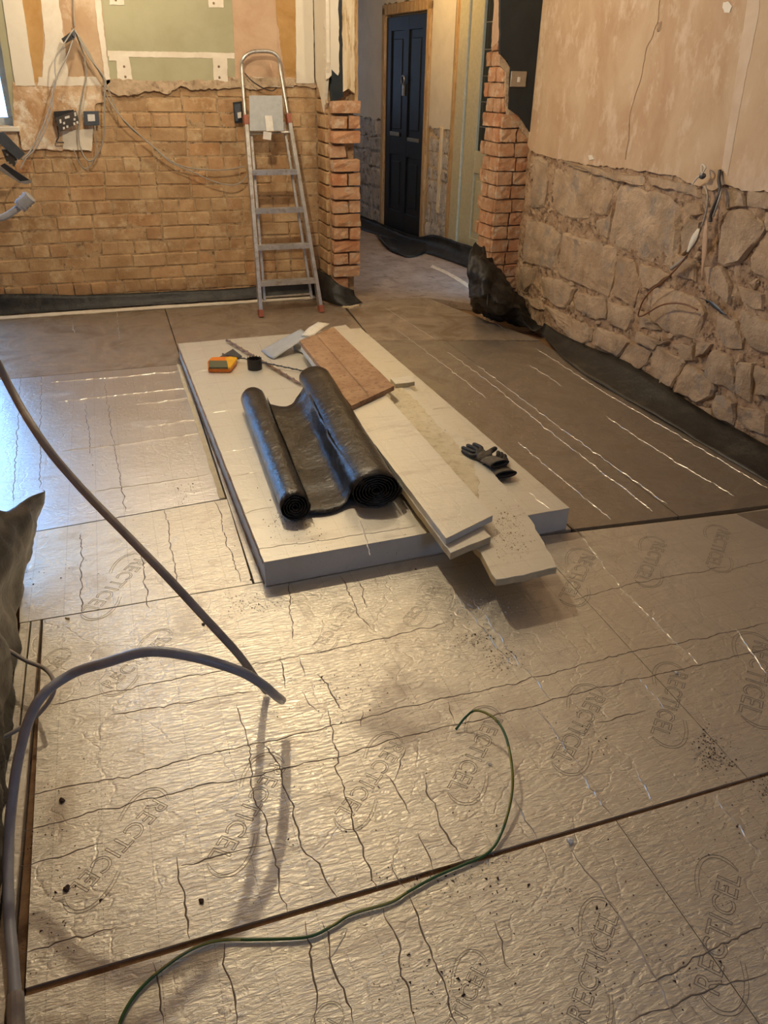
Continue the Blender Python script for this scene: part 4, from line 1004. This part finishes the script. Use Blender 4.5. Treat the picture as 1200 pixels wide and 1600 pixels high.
# ------------------------------------------------------------------ gloves
def glove(label, wrist, mid, thumb_px, fingers, cuffpts, z, mats=('glove_knit', 'glove_coat')):
    """one skinned body (palm + five fingers) plus a knitted cuff"""
    root = thing('work_glove', label, 'glove', None)
    W, Mi = pz(*wrist, z), pz(*mid, z+.008)
    me = bpy.data.meshes.new('g'); verts = [W, W.lerp(Mi, .5), Mi]; edges = [(0, 1), (1, 2)]; rad = [(.034, .016), (.040, .017), (.037, .016)]
    for f in fingers:
        pts = [pz(x, y, zz) for x, y, zz in f]; prev = 2
        b0 = Mi.lerp(pts[0], .55); verts.append(b0); rad.append((.0125, .0120)); edges.append((prev, len(verts)-1)); prev = len(verts)-1
        for i, p in enumerate(pts):
            verts.append(p); rad.append((.0112-.0008*i, .0108-.0008*i)); edges.append((prev, len(verts)-1)); prev = len(verts)-1
    pts = [pz(x, y, zz) for x, y, zz in thumb_px]; prev = 1
    for i, p in enumerate(pts):
        verts.append(p); rad.append((.0135-.0012*i, .0125-.001*i)); edges.append((prev, len(verts)-1)); prev = len(verts)-1
    me.from_pydata([tuple(v) for v in verts], edges, []); o = bpy.data.objects.new('g', me); COL.objects.link(o)
    sk = o.modifiers.new('s', 'SKIN'); sk.use_smooth_shade = True
    for i, sv in enumerate(me.skin_vertices[0].data): sv.radius = rad[i]
    me.skin_vertices[0].data[0].use_root = True
    sb = o.modifiers.new('b', 'SUBSURF'); sb.levels = 2
    dg = bpy.context.evaluated_depsgraph_get(); dg.update(); m2 = bpy.data.meshes.new_from_object(o.evaluated_get(dg)); bpy.data.objects.remove(o)
    zmin = z-.014
    for v in m2.vertices:
        if v.co.z < zmin: v.co.z = zmin+(v.co.z-zmin)*.1
    m2.materials.clear(); m2.materials.append(MT[mats[0]]); m2.materials.append(MT[mats[1]])
    D = (W-Mi); D.z = 0; Ln = D.length; D.normalize()
    for p in m2.polygons:
        s = (p.center-Mi).dot(D)/Ln
        p.material_index = 0 if s > -.05 and (p.center-Mi.lerp(W, .5)).length < .058 else 1
        p.use_smooth = True
    bo = bpy.data.objects.new('glove_body', m2); COL.objects.link(bo); bo.parent = root
    # cuff: flattened open tube
    a, b = pz(*cuffpts[0], z+.003), pz(*cuffpts[1], z+.012); ax = (b-a).normalized(); sd = Vector((ax.y, -ax.x, 0)).normalized(); up_ = sd.cross(ax)
    if up_.z < 0: up_ = -up_
    bm = bmesh.new(); G = []
    for j in range(7):
        t = j/6; c_ = a.lerp(b, t); G.append([bm.verts.new(c_+sd*math.cos(q)*(.040+.006*t)*(1+.03*(k % 2))+up_*math.sin(q)*(.012+.001*t)) for k, q in enumerate([2*math.pi*k/28 for k in range(28)])])
    for j in range(6):
        for k in range(28): bm.faces.new((G[j][k], G[j][(k+1) % 28], G[j+1][(k+1) % 28], G[j+1][k]))
    bmesh.ops.recalc_face_normals(bm, faces=bm.faces); bmesh.ops.solidify(bm, geom=bm.faces[:], thickness=.003)
    mk('cuff', bm, MT['glove_knit'], root, smooth=True)
    bm = tube([G_ for G_ in [b+sd*math.cos(q)*.046+up_*math.sin(q)*.013 for q in [2*math.pi*k/20 for k in range(21)]]], .0028, 5, 1)
    mk('cuff_hem', bm, MT['glove_coat'], root)
    return settle(root)
glove('lower grey and black work glove half under the other one', (780,733), (775,722), [(760,729,.118), (750,730,.117), (742,729,.116)],
      [[(778,714,.118), (779,709,.118), (778,706,.116)], [(783,716,.12), (784,711,.121), (783,708,.118)], [(787,720,.118), (789,714,.118), (788,711,.116)], [(790,726,.117), (791,720,.118), (790,716,.117)]],
      ((775,729), (791,741)), .117)
glove('upper grey and black work glove with spread fingers near the slab right edge', (764,718), (751,711), [(764,707,.146), (770,703,.150), (775,700,.147)],
      [[(738,713,.142), (730,708.5,.142), (722,704,.136)], [(738,706,.147), (730,702.5,.146), (722,699,.139)], [(744,702,.148), (737,698.5,.147), (729,695.5,.141)], [(752,700,.148), (746,696.5,.148), (739,693.5,.143)]],
      ((763,717), (781,725)), .139)
# small print on the glove

# ------------------------------------------------------------------ step ladder leaning at the back wall
lad = thing('step_ladder', 'worn aluminium step ladder folded and leaning at the far brick wall', 'ladder')
fL, fR = Vector((.930, 5.515, 0)), Vector((1.383, 5.53, 0))
tL, tR = py(378, 112, 5.93), py(438, 110, 5.93)
def beam(bm, a, b, w1, w2, n1):
    d = (b-a).normalized(); u = (n1-d*n1.dot(d)).normalized(); v = d.cross(u)
    vs = [bm.verts.new(p+u*su*w1/2+v*sv*w2/2) for p in (a, b) for su, sv in ((-1, -1), (1, -1), (1, 1), (-1, 1))]
    for f in ((0, 1, 2, 3), (7, 6, 5, 4), (0, 4, 5, 1), (1, 5, 6, 2), (2, 6, 7, 3), (3, 7, 4, 0)): bm.faces.new([vs[i] for i in f])
    return bm
nX = (fR-fL).normalized(); upL = (tL-fL).normalized(); nF = nX.cross(upL).normalized()
for a, b in ((fL, tL), (fR, tR)):
    bm = beam(bmesh.new(), a.lerp(b, .012), a.lerp(b, .80), .024, .055, nX)
    bmesh.ops.recalc_face_normals(bm, faces=bm.faces); mk('stile', bm, MT['alu'], lad)
    d = (b-a).normalized(); bm = beam(bmesh.new(), a, a+d*.05, .032, .062, nX); bmesh.ops.recalc_face_normals(bm, faces=bm.faces); mk('foot', bm, MT['red_plastic'], lad)
    bm = beam(bmesh.new(), a.lerp(b, .80)-d*.01, a.lerp(b, .80)+d*.05, .030, .058, nX); bmesh.ops.recalc_face_normals(bm, faces=bm.faces); mk('joint_cap', bm, MT['red_plastic'], lad)
hp = [fL.lerp(tL, .80), tL, py(380,92,5.93), py(392,82,5.93), py(409,80,5.93), py(426,82,5.93), py(436,92,5.93), tR, fR.lerp(tR, .80)]
mk('hoop', tube(hp, .012, 8, 5), MT['alu'], lad, smooth=True)
def at_h(y):      # parameter on the stile at photo row y
    lo, hi = 0, 1
    for _ in range(30):
        m_ = (lo+hi)/2; p = fL.lerp(tL, m_); d = p-CO; yy = 800-FPX*d.dot(CU)/d.dot(CF)
        if yy > y: lo = m_
        else: hi = m_
    return lo
for y in (441, 385, 328, 268):
    t = at_h(y); a, b = fL.lerp(tL, t)+nX*.010, fR.lerp(tR, t)-nX*.010
    bm = bmesh.new(); c = (a+b)/2; hl = (b-a).length/2
    Mx = Matrix.Translation(c)
    bbox(bm, -hl, hl, -.035, .035, -.004, .004, 0, 0, Mx); bbox(bm, -hl, hl, -.038, -.034, -.026, .004, 0, 0, Mx); bbox(bm, -hl, hl, .034, .037, -.020, .004, 0, 0, Mx)
    for k in range(5): bbox(bm, -hl, hl, -.028+k*.012, -.024+k*.012, .004, .006, 0, 0, Mx)
    mk('tread', bm, MT['alu'], lad)
t = at_h(209); a, b = fL.lerp(tL, t), fR.lerp(tR, t)
mk('platform_bar', tube([a-nF*0, (a+b)/2, b], .009, 8, 2), MT['alu'], lad)
q = [py(390,205,5.80), py(443,205,5.80), py(440,150,5.86), py(389,150,5.86)]
bm = bmesh.new(); bm.faces.new([bm.verts.new(v) for v in q]); bmesh.ops.recalc_face_normals(bm, faces=bm.faces); bmesh.ops.solidify(bm, geom=bm.faces[:], thickness=.012)
plat = mk('platform', bm, MT['ladder_plastic'], lad)
for k in range(9):
    y = 154+k*6; bm = tube([py(391,y,5.80+.06*(205-y)/55), py(442,y,5.80+.06*(205-y)/55)], .002, 5, 1); mk('rib', bm, MT['ladder_plastic'], plat)
# swivel catch (white) on the platform
bm = beam(bmesh.new(), py(419,181,5.80), py(422,205,5.775), .050, .014, Vector((1, 0, 0))); bmesh.ops.recalc_face_normals(bm, faces=bm.faces); mk('catch', bm, MT['white_plastic'], lad)
bm = beam(bmesh.new(), py(418,206,5.765), py(417,218,5.765), .055, .014, Vector((1, 0, 0))); bmesh.ops.recalc_face_normals(bm, faces=bm.faces); mk('catch', bm, MT['white_plastic'], lad)
# rear frame folded against the front one
off = Vector((0, .055, 0)); rl0, rr0 = fL.lerp(fR, .10)+off, fL.lerp(fR, .90)+off
for a, b in ((rl0, tL.lerp(tR, .12)+off*.4), (rr0, tL.lerp(tR, .88)+off*.4)):
    bm = beam(bmesh.new(), a.lerp(b, .06), a.lerp(b, .80), .016, .022, nX); bmesh.ops.recalc_face_normals(bm, faces=bm.faces); mk('rear_leg', bm, MT['alu'], lad)
mk('rear_bar', tube([rl0.lerp(tL+off, .075), rr0.lerp(tR+off, .075)], .008, 6, 1), MT['alu'], lad)
settle(lad)

# ------------------------------------------------------------------ electrics on the back wall
def plate(name, label, cat, pix, Y, t, mat, group=None):
    r = thing(name, label, cat, group)
    bm = bmesh.new(); bm.faces.new([bm.verts.new(py(x, y, Y)) for x, y in pix]); bmesh.ops.recalc_face_normals(bm, faces=bm.faces)
    if bm.faces[:][0].normal.y > 0: bmesh.ops.reverse_faces(bm, faces=bm.faces)
    bmesh.ops.solidify(bm, geom=bm.faces[:], thickness=t)
    bmesh.ops.bevel(bm, geom=bm.edges[:], offset=.0015, segments=1, affect='EDGES')
    mk('face_plate', bm, MT[mat], r); return r
def bit(parent, name, pix, Y, t, mat):
    bm = bmesh.new(); bm.faces.new([bm.verts.new(py(x, y, Y)) for x, y in pix]); bmesh.ops.recalc_face_normals(bm, faces=bm.faces)
    if bm.faces[:][0].normal.y > 0: bmesh.ops.reverse_faces(bm, faces=bm.faces)
    bmesh.ops.solidify(bm, geom=bm.faces[:], thickness=t); return mk(name, bm, MT[mat], parent)
def crop1(x, y): return (x/3, y/3)
so = plate('double_socket', 'tilted bronze double socket plate hanging from the wall beside the square switch', 'socket', [crop1(258,553),crop1(356,518),crop1(372,574),crop1(278,618)], 5.955, .010, 'bronze_plate')
for x, y in ((283,570),(352,537)): bit(so, 'rocker', [crop1(x-5,y-9),crop1(x+3,y-12),crop1(x+6,y+6),crop1(x-2,y+9)], 5.951, .005, 'white_plastic')
for x, y in ((315,550),): bit(so, 'rocker', [crop1(x-12,y-3),crop1(x+10,y-9),crop1(x+12,y+2),crop1(x-10,y+8)], 5.951, .004, 'white_plastic')
for x, y in ((300,578),(349,560),(299,601),(315,594),(348,580),(362,574)): bit(so, 'socket_hole', [crop1(x-5,y-5),crop1(x+4,y-7),crop1(x+6,y+4),crop1(x-3,y+6)], 5.951, .004, 'white_plastic')
bit(so, 'back_box', [crop1(250,524),crop1(345,515),crop1(350,560),crop1(262,575)], 5.985, .03, 'black'); settle(so)
s2 = plate('wall_switch', 'square grey switch plate with a cream rocker beside the tilted double socket', 'switch', [crop1(390,522),crop1(462,520),crop1(466,588),crop1(396,590)], 5.985, .012, 'steel_dark')
bit(s2, 'rocker', [crop1(410,536),crop1(444,536),crop1(446,568),crop1(412,569)], 5.980, .006, 'white_plastic'); settle(s2)
s3 = plate('wall_switch', 'small open switch box on the brick wall just left of the ladder', 'switch', [(366,163),(376,162),(378,188),(368,190)], 6.0, .03, 'steel_dark')
bit(s3, 'rocker', [(371,176),(377,175),(377,184),(372,185)], 5.97, .012, 'white_plastic'); bit(s3, 'back_box', [(364,160),(378,158),(380,192),(367,193)], 6.01, .012, 'black'); settle(s3)
jb = plate('junction_box', 'small dark junction box high on the wall where grey cables gather', 'junction box', [crop1(287,182),crop1(334,148),crop1(350,178),crop1(302,205)], 5.93, .05, 'black')
bit(jb, 'clamp', [crop1(287,190),crop1(296,198),crop1(293,204),crop1(286,198)], 5.925, .02, 'white_plastic')
bit(jb, 'bracket', [crop1(334,130),crop1(350,140),crop1(352,176),crop1(342,190),crop1(338,160)], 5.93, .04, 'steel_dark'); settle(jb)
def cable(name, P, r, mat, label, seg=6, n=8, cat='cable', group=None):
    o = mk(name, tube(P, r, seg, n), MT[mat], smooth=True); return tag(o, label, cat, group)
def c1(lst, Y): return [py(x/3, y/3, (Y if not callable(Y) else Y(i/(len(lst)-1)))) for i, (x, y) in enumerate(lst)]
cable('cable', c1([(342,-120),(344,0),(346,80),(352,128)], 5.99), .0045, 'cable_grey', 'grey cable dropping from the ceiling to the junction box')
cable('cable', c1([(345,135),(300,205),(262,265),(258,330),(262,380),(240,470),(215,560),(180,640),(140,710),(100,750)], lambda t: 5.93-.25*t), .0045, 'cable_grey', 'outer grey cable looping left from the junction box to the hanging bracket')
cable('cable', c1([(340,190),(318,255),(280,330),(252,420),(245,500),(215,600),(170,690),(120,745),(95,790)], lambda t: 5.92-.25*t), .0045, 'cable_grey', 'inner grey cable running left from the junction box to the hanging bracket')
cable('cable', c1([(350,140),(380,200),(420,270),(470,335),(495,380),(490,450),(490,560),(488,640),(460,720),(425,755),(395,735),(375,680),(368,610),(375,520),(392,420),(405,350),(395,270),(372,200),(350,140)], lambda t: 5.95-.03*math.sin(6*t)), .005, 'cable_grey', 'grey cable hanging in a long loop in front of the square switch')
cable('cable', c1([(352,145),(400,225),(440,300),(480,360),(500,450),(560,540),(640,620),(720,690),(800,760),(900,805),(1000,850),(1080,868),(1130,855),(1160,820)], lambda t: 5.94+.03*t), .0042, 'cable_grey', 'lower of two grey cables sagging across the bricks towards the ladder')
cable('cable', c1([(356,150),(410,235),(455,320),(500,400),(540,500),(600,590),(700,670),(780,740),(860,780),(960,795),(1060,795),(1150,778)], lambda t: 5.955+.02*t), .0042, 'cable_grey', 'upper of two grey cables sagging across the bricks towards the ladder')
cable('cable', c1([(268,590),(275,640),(265,665),(300,668)], 5.99), .004, 'cable_dark', 'short dark cable tail under the tilted double socket')
cable('cable', c1([(345,700),(365,750),(395,790),(430,770),(450,710),(445,590)], 5.97), .004, 'cable_grey', 'short grey cable hooking below the square switch')
cable('cable', [py(382,114,5.99), py(392,125,5.96), py(408,136,5.96), py(424,142,5.98), py(432,138,6.0)], .004, 'cable_dark', 'short dark cable behind the ladder hoop')
# hanging metal back box and socket plate at the left edge
hb_ = thing('back_box', 'dark steel socket box and plate dangling at the left edge by the window', 'socket box')
def leftq(x, y): return (x*100/889, 180+y*180/1600)
bit(hb_, 'steel_side', [leftq(-60,250),leftq(50,235),leftq(350,540),leftq(260,620),leftq(-60,350)], 5.66, .008, 'steel_dark')
bit(hb_, 'terminal_block', [leftq(20,480),leftq(110,470),leftq(240,610),leftq(200,720),leftq(90,650)], 5.68, .03, 'bronze_plate')
bit(hb_, 'face_plate', [leftq(0,700),leftq(60,670),leftq(420,910),leftq(380,950),leftq(280,920)], 5.64, .02, 'black')
bit(hb_, 'plate_rim', [leftq(-20,720),leftq(10,715),leftq(280,920),leftq(430,900),leftq(440,940),leftq(360,960),leftq(260,935),leftq(-20,760)], 5.63, .006, 'nickel')
for x, y in ((100,550),(110,655),(225,650),(160,690)): bit(hb_, 'terminal_screw', [leftq(x-14,y-14),leftq(x+14,y-10),leftq(x+12,y+16),leftq(x-14,y+12)], 5.66, .01, 'nickel')
settle(hb_)
pp = thing('bent_pipe', 'bent grey plastic pipe end with ribbed collar before the bricks at left edge', 'pipe')
def lq(x, y, Y): return py(*leftq(x, y), Y)
mk('pipe', tube([lq(-300,1450,5.4), lq(-100,1440,5.4), lq(60,1410,5.4), lq(180,1340,5.4), lq(290,1260,5.4)], .020, 12, 6), MT['hose'], pp, smooth=True)
bm = tube([lq(275,1270,5.4), lq(420,1130,5.39)], .038, 16, 1); mk('collar', bm, MT['hose'], pp)
for k in range(3):
    a = lq(300+k*45, 1248-k*45, 5.4); b = lq(310+k*45, 1238-k*45, 5.4); mk('rib', tube([a, b], .043, 16, 1), MT['hose'], pp)
settle(pp)

# ------------------------------------------------------------------ cables and wires on the right wall
def rp(x, y, X=2.70): return px(1020+x*180/1029, 240+y*280/1600, X)
cable('cable', [rp(600,150,2.735), rp(590,230,2.72), rp(600,330,2.70), rp(560,440,2.69), rp(520,550,2.70), rp(515,610,2.70)], .009, 'cable_dark', 'thick dark cable emerging from the raised plaster strip')
cable('cable', [rp(600,250,2.72), rp(610,340,2.70), rp(575,460,2.68), rp(540,560,2.69)], .0055, 'cable_grey', 'grey cable beside the thick dark one on the rubble wall')
cable('cable', [rp(470,290,2.715), rp(490,380,2.70), rp(480,500,2.69), rp(455,600,2.69), rp(435,650,2.69)], .0045, 'cable_grey', 'thin grey cable hanging down to the torn paper tape')
cable('cable', [rp(350,280,2.715), rp(390,225,2.70), rp(430,190,2.69), rp(470,130,2.69), rp(440,100,2.70), rp(435,170,2.69)], .004, 'cable_white', 'short white cable tail poking out at the plaster edge')
bm = bmesh.new(); bmesh.ops.create_icosphere(bm, subdivisions=2, radius=.016, matrix=Matrix.Translation(rp(443,200,2.70)))
for v in bm.verts: v.co += noise.noise_vector(v.co*50)*.004
o = mk('tape_ball', bm, MT['steel_dark'], smooth=True); tag(o, 'small dark knob of tape on the white cable tail', 'tape')
def ribbon(name, pts, wd, mat, label, cat):
    L_ = [Vector(p)+Vector((0, w_/2, 0)) for p, w_ in zip(pts, wd)]; R_ = [Vector(p)-Vector((0, w_/2, 0)) for p, w_ in zip(pts, wd)]
    o = mk(name, sheet([L_, R_], 14, 2, .003, 20, .002), MT[mat], smooth=True); return tag(o, label, cat)
ribbon('paper_tape', [rp(410,670,2.69), rp(370,760,2.68), rp(310,880,2.68)], [.018, .045, .012], 'paper', 'torn cream paper tape hanging off the thin grey cable', 'tape')
ribbon('plastic_tape', [rp(485,560,2.70), rp(470,720,2.69), rp(460,900,2.69), rp(445,1020,2.69), rp(440,1130,2.70)], [.008, .028, .032, .014, .008], 'plaster_tan', 'narrow tan strip of tape dangling beside the torn cream one', 'tape')
ribbon('foil_tape', [rp(420,1290,2.715), rp(500,1310,2.71), rp(560,1370,2.71), rp(640,1440,2.715)], [.015, .05, .06, .04], 'steel_dark', 'grey patch of tape stuck on the rubble wall below the wires', 'tape')
cable('copper_wire', [rp(310,900,2.68), rp(250,980,2.68), rp(180,1060,2.68), rp(80,1150,2.68), rp(-20,1230,2.68), rp(-90,1320,2.68), rp(-130,1440,2.69), rp(-100,1450,2.69), rp(-40,1420,2.68), rp(60,1360,2.68), rp(180,1335,2.68), rp(300,1350,2.69), rp(400,1395,2.70)], .0042, 'copper', 'brown copper wire curling on the rubble stone wall')
cable('cable', [rp(165,1030,2.69), rp(230,980,2.685), rp(300,925,2.685)], .009, 'cable_grey', 'short grey sleeve on the brown copper wire')

# ------------------------------------------------------------------ hoses and wires in the foreground
hoseB = [Vector((-.395, .93, .016)), Vector((-.415, 1.18, .018)), Vector((-.395, 1.36, .10)), pz(40,1120,.22)]
hoseB = [pz(28,1600,.016), pz(20,1500,.02), pz(13,1400,.03), pz(15,1290,.07), py(30,1180,1.42), py(58,1098,1.44), Vector((-.235, 1.49, .325)), Vector((-.15, 1.450, .372)), Vector((-.06, 1.425, .40)), Vector((.03, 1.40, .385)), Vector((.13, 1.385, .330)), Vector((.185, 1.40, .26)), Vector((.222, 1.45, .17)), Vector((.250, 1.53, .075))]
hoseB[4].z = max(hoseB[4].z, .06)
hb2 = thing('conduit_hose', 'thick grey plastic conduit arching over the floor in the left foreground', 'hose')
mk('conduit', tube(hoseB, .0115, 12, 8), MT['hose'], hb2, smooth=True)
mk('coupling', tube([pz(24,1555,.016), pz(26,1640,.016)], .0155, 12, 1), MT['hose_dusty'], hb2)
settle(hb2)
q0 = py(0, 575, 2.02)
hoseA = [q0+Vector((-.08, -.12, .5)), q0, py(60,680,1.82), py(120,755,1.73), py(200,838,1.60), py(260,900,1.51), py(320,965,1.455), py(372,1022,1.45), py(403,1064,1.60), pz(416,1080,.012)]
cable('conduit_hose', hoseA, .0095, 'hose_dusty', 'slimmer brown-grey hose slanting down from the left edge to the arch', 10, 8, 'hose')
sm_ = [pz(-40,985,.14), pz(0,1008,.10), pz(40,1032,.09), pz(70,1045,.10), pz(84,1065,.11), pz(80,1090,.09), pz(50,1125,.06), pz(0,1155,.05), pz(-40,1172,.05)]
cable('cable', sm_, .0058, 'hose_dusty', 'thin brownish cable looping out from the left wall behind the grey arch', 8, 8)
ew = thing('earth_wire', 'green and yellow wire snaking over the brown seam in the foreground', 'cable')
gpts = [(183,1610),(195,1580),(215,1550),(250,1517),(300,1483),(345,1469),(400,1468),(480,1464),(520,1446),(550,1428),(610,1410),(640,1392),(680,1370),(720,1353),(762,1333),(784,1300),(799,1245),(800,1200),(790,1150),(772,1122),(745,1110),(728,1120),(712,1140)]
gz = [.005, .005, .005, .006, .006, .006, .006, .006, .006, .006, .006, .006, .006, .006, .006, .012, .03, .05, .06, .06, .055, .03, .006]
GP = [pz(x, y, z) for (x, y), z in zip(gpts, gz)]
mk('wire_sheath', tube(GP, .0034, 8, 8), MT['earth_green'], ew, smooth=True)
S = smoothpath(GP, 8)
for a, b in ((22, 46), (62, 88), (122, 142), (150, 163)):
    seg_ = [p+Vector((-.0012, -.0005, .0011)) for p in S[a:b]]
    if len(seg_) > 2: mk('yellow_stripe', tube(seg_, .0026, 6, 1), MT['earth_yellow'], ew, smooth=True)
settle(ew)
# brown timber-like seam line between the foreground boards: exposed foam fillet
mk('seam_fillet', slab2d(jag([(-.362, .9765), (1.7, .9745), (2.6, .973), (2.6, .987), (1.7, .988), (-.362, .9915)], .0012, .03, 6), lambda u, v, t: Vector((u, v, -.05+t)), .044), MT['pir_brown'], floor)

# ------------------------------------------------------------------ debris
def crumbs(name, spots, mat, label, size=(.001, .003), z=0.0005, seed=1):
    rnd = random.Random(seed); bm = bmesh.new()
    for x, y, rx, ry, n, zz in spots:
        for _ in range(n):
            c = pz(x+rnd.gauss(0, rx), y+rnd.gauss(0, ry), zz); c.z = zz+z
            s = rnd.uniform(*size)*(1 if rnd.random() < .9 else 1.8)
            vs = [bm.verts.new(c+Vector((rnd.uniform(-s, s), rnd.uniform(-s, s), 0))) for _ in range(3)]; t = bm.verts.new(c+Vector((rnd.uniform(-s, s)*.4, rnd.uniform(-s, s)*.4, s*.8)))
            bm.faces.new(vs)
            for i in range(3): bm.faces.new((vs[i], vs[(i+1) % 3], t))
    bmesh.ops.recalc_face_normals(bm, faces=bm.faces)
    o = mk(name, bm, MT[mat], kind='stuff'); return tag(o, label, 'dirt')
crumbs('soil_crumbs', [(740,1000,18,8,150,0),(785,1030,18,10,150,0),(1105,1170,13,14,200,0),(1130,1190,14,12,110,0),(390,945,24,9,150,0),(285,770,12,12,90,0),(540,1075,40,30,110,0),(1190,1230,8,12,60,0),
   (455,812,14,7,170,.1),(470,830,30,12,90,.1),(420,745,14,30,30,.1),(80,1260,40,50,70,0),(90,1400,45,60,110,0),(680,1540,50,25,130,0),(910,1440,60,70,120,0),(760,1400,50,25,60,0),(1000,1500,90,60,110,0),
   (900,1150,40,20,60,0),(160,690,20,20,30,0),(300,800,60,30,40,0),(600,1200,150,80,90,0),(80,880,30,20,30,0),(700,1370,60,14,70,0),(1140,1280,40,30,60,0),(560,860,70,25,60,.1),(630,780,10,10,25,.1)],
   'dirt', 'scattered dark soil crumbs and boot marks all over the foil floor', (.0010, .0034), seed=3)
crumbs('sawdust', [(790,820,14,14,260,.128),(800,850,16,12,160,.128),(700,650,30,40,60,.128),(880,700,60,50,90,0),(740,560,60,30,70,0),(420,548,26,18,60,.1),(355,590,30,20,40,.1)],
   'chipwood', 'pale brown shavings sprinkled on the longest foam strip and right-hand floor', (.0010, .0032), seed=4)
crumbs('foam_dust', [(740,945,30,13,420,0),(770,955,40,12,200,0),(300,492,40,6,60,0),(370,486,26,5,120,0),(330,500,60,10,60,0),(500,500,60,20,60,0),(690,1372,30,4,50,0),(760,1345,30,4,50,0)],
   'foam_white', 'white foam dust scattered in the shadow of the overhanging strips', (.0011, .0030), seed=5)
def chunk(pix, z, r, mat, label, cat, name, sc=(1, 1, .6), group=None):
    c = pz(*pix, z); c.z = z+r*sc[2]*.5; bm = bmesh.new()
    bmesh.ops.create_icosphere(bm, subdivisions=2, radius=r*.85, matrix=Matrix.Translation(c) @ Matrix.Rotation(random.uniform(0, 6), 4, 'Z') @ Matrix.Diagonal((*sc, 1)))
    for v in bm.verts: v.co += noise.noise_vector(v.co*140+Vector((pix[0], 0, 0)))*r*.5; v.co.z = max(v.co.z, z+.0005)
    o = mk(name, bm, MT[mat]); return tag(o, label, cat, group)
chunk((890,1315), 0, .009, 'foam_white', 'white foam crumb touching the brown seam right of the green wire', 'foam crumb', 'foam_crumb', (.8, 1.3, .7))
chunk((766,1195), 0, .006, 'foam_white', 'tiny white foam crumb inside the curl of the green wire', 'foam crumb', 'foam_crumb')
chunk((735,948), 0, .007, 'foam_white', 'short white foam sliver in the shadow below the long strip', 'foam crumb', 'foam_crumb', (2.2, .7, .6))
chunk((1057,1052), 0, .006, 'foam_white', 'tiny white foam crumb on the floor at right, above printed lettering', 'foam crumb', 'foam_crumb')
chunk((97,1252), 0, .008, 'dirt', 'dark grit lump near the left wall on the floor', 'stone', 'grit_lump')
chunk((104,1390), 0, .009, 'dirt', 'largest dark grit lump at the end of the lettering by the left wall', 'stone', 'grit_lump')
chunk((315,1409), 0, .007, 'dirt', 'grey grit lump just above the brown seam at left', 'stone', 'grit_lump')
chunk((318,976), 0, .007, 'dirt', 'dark grit lump beside the slimmer slanting hose', 'stone', 'grit_lump')
chunk((393,906), 0, .006, 'dirt', 'tiny dark grit lump left of the slab front corner', 'stone', 'grit_lump')
chunk((105,967), 0, .008, 'chipwood', 'small wood splinter on the floor near the polythene flap', 'splinter', 'wood_splinter', (1.6, .5, .5))
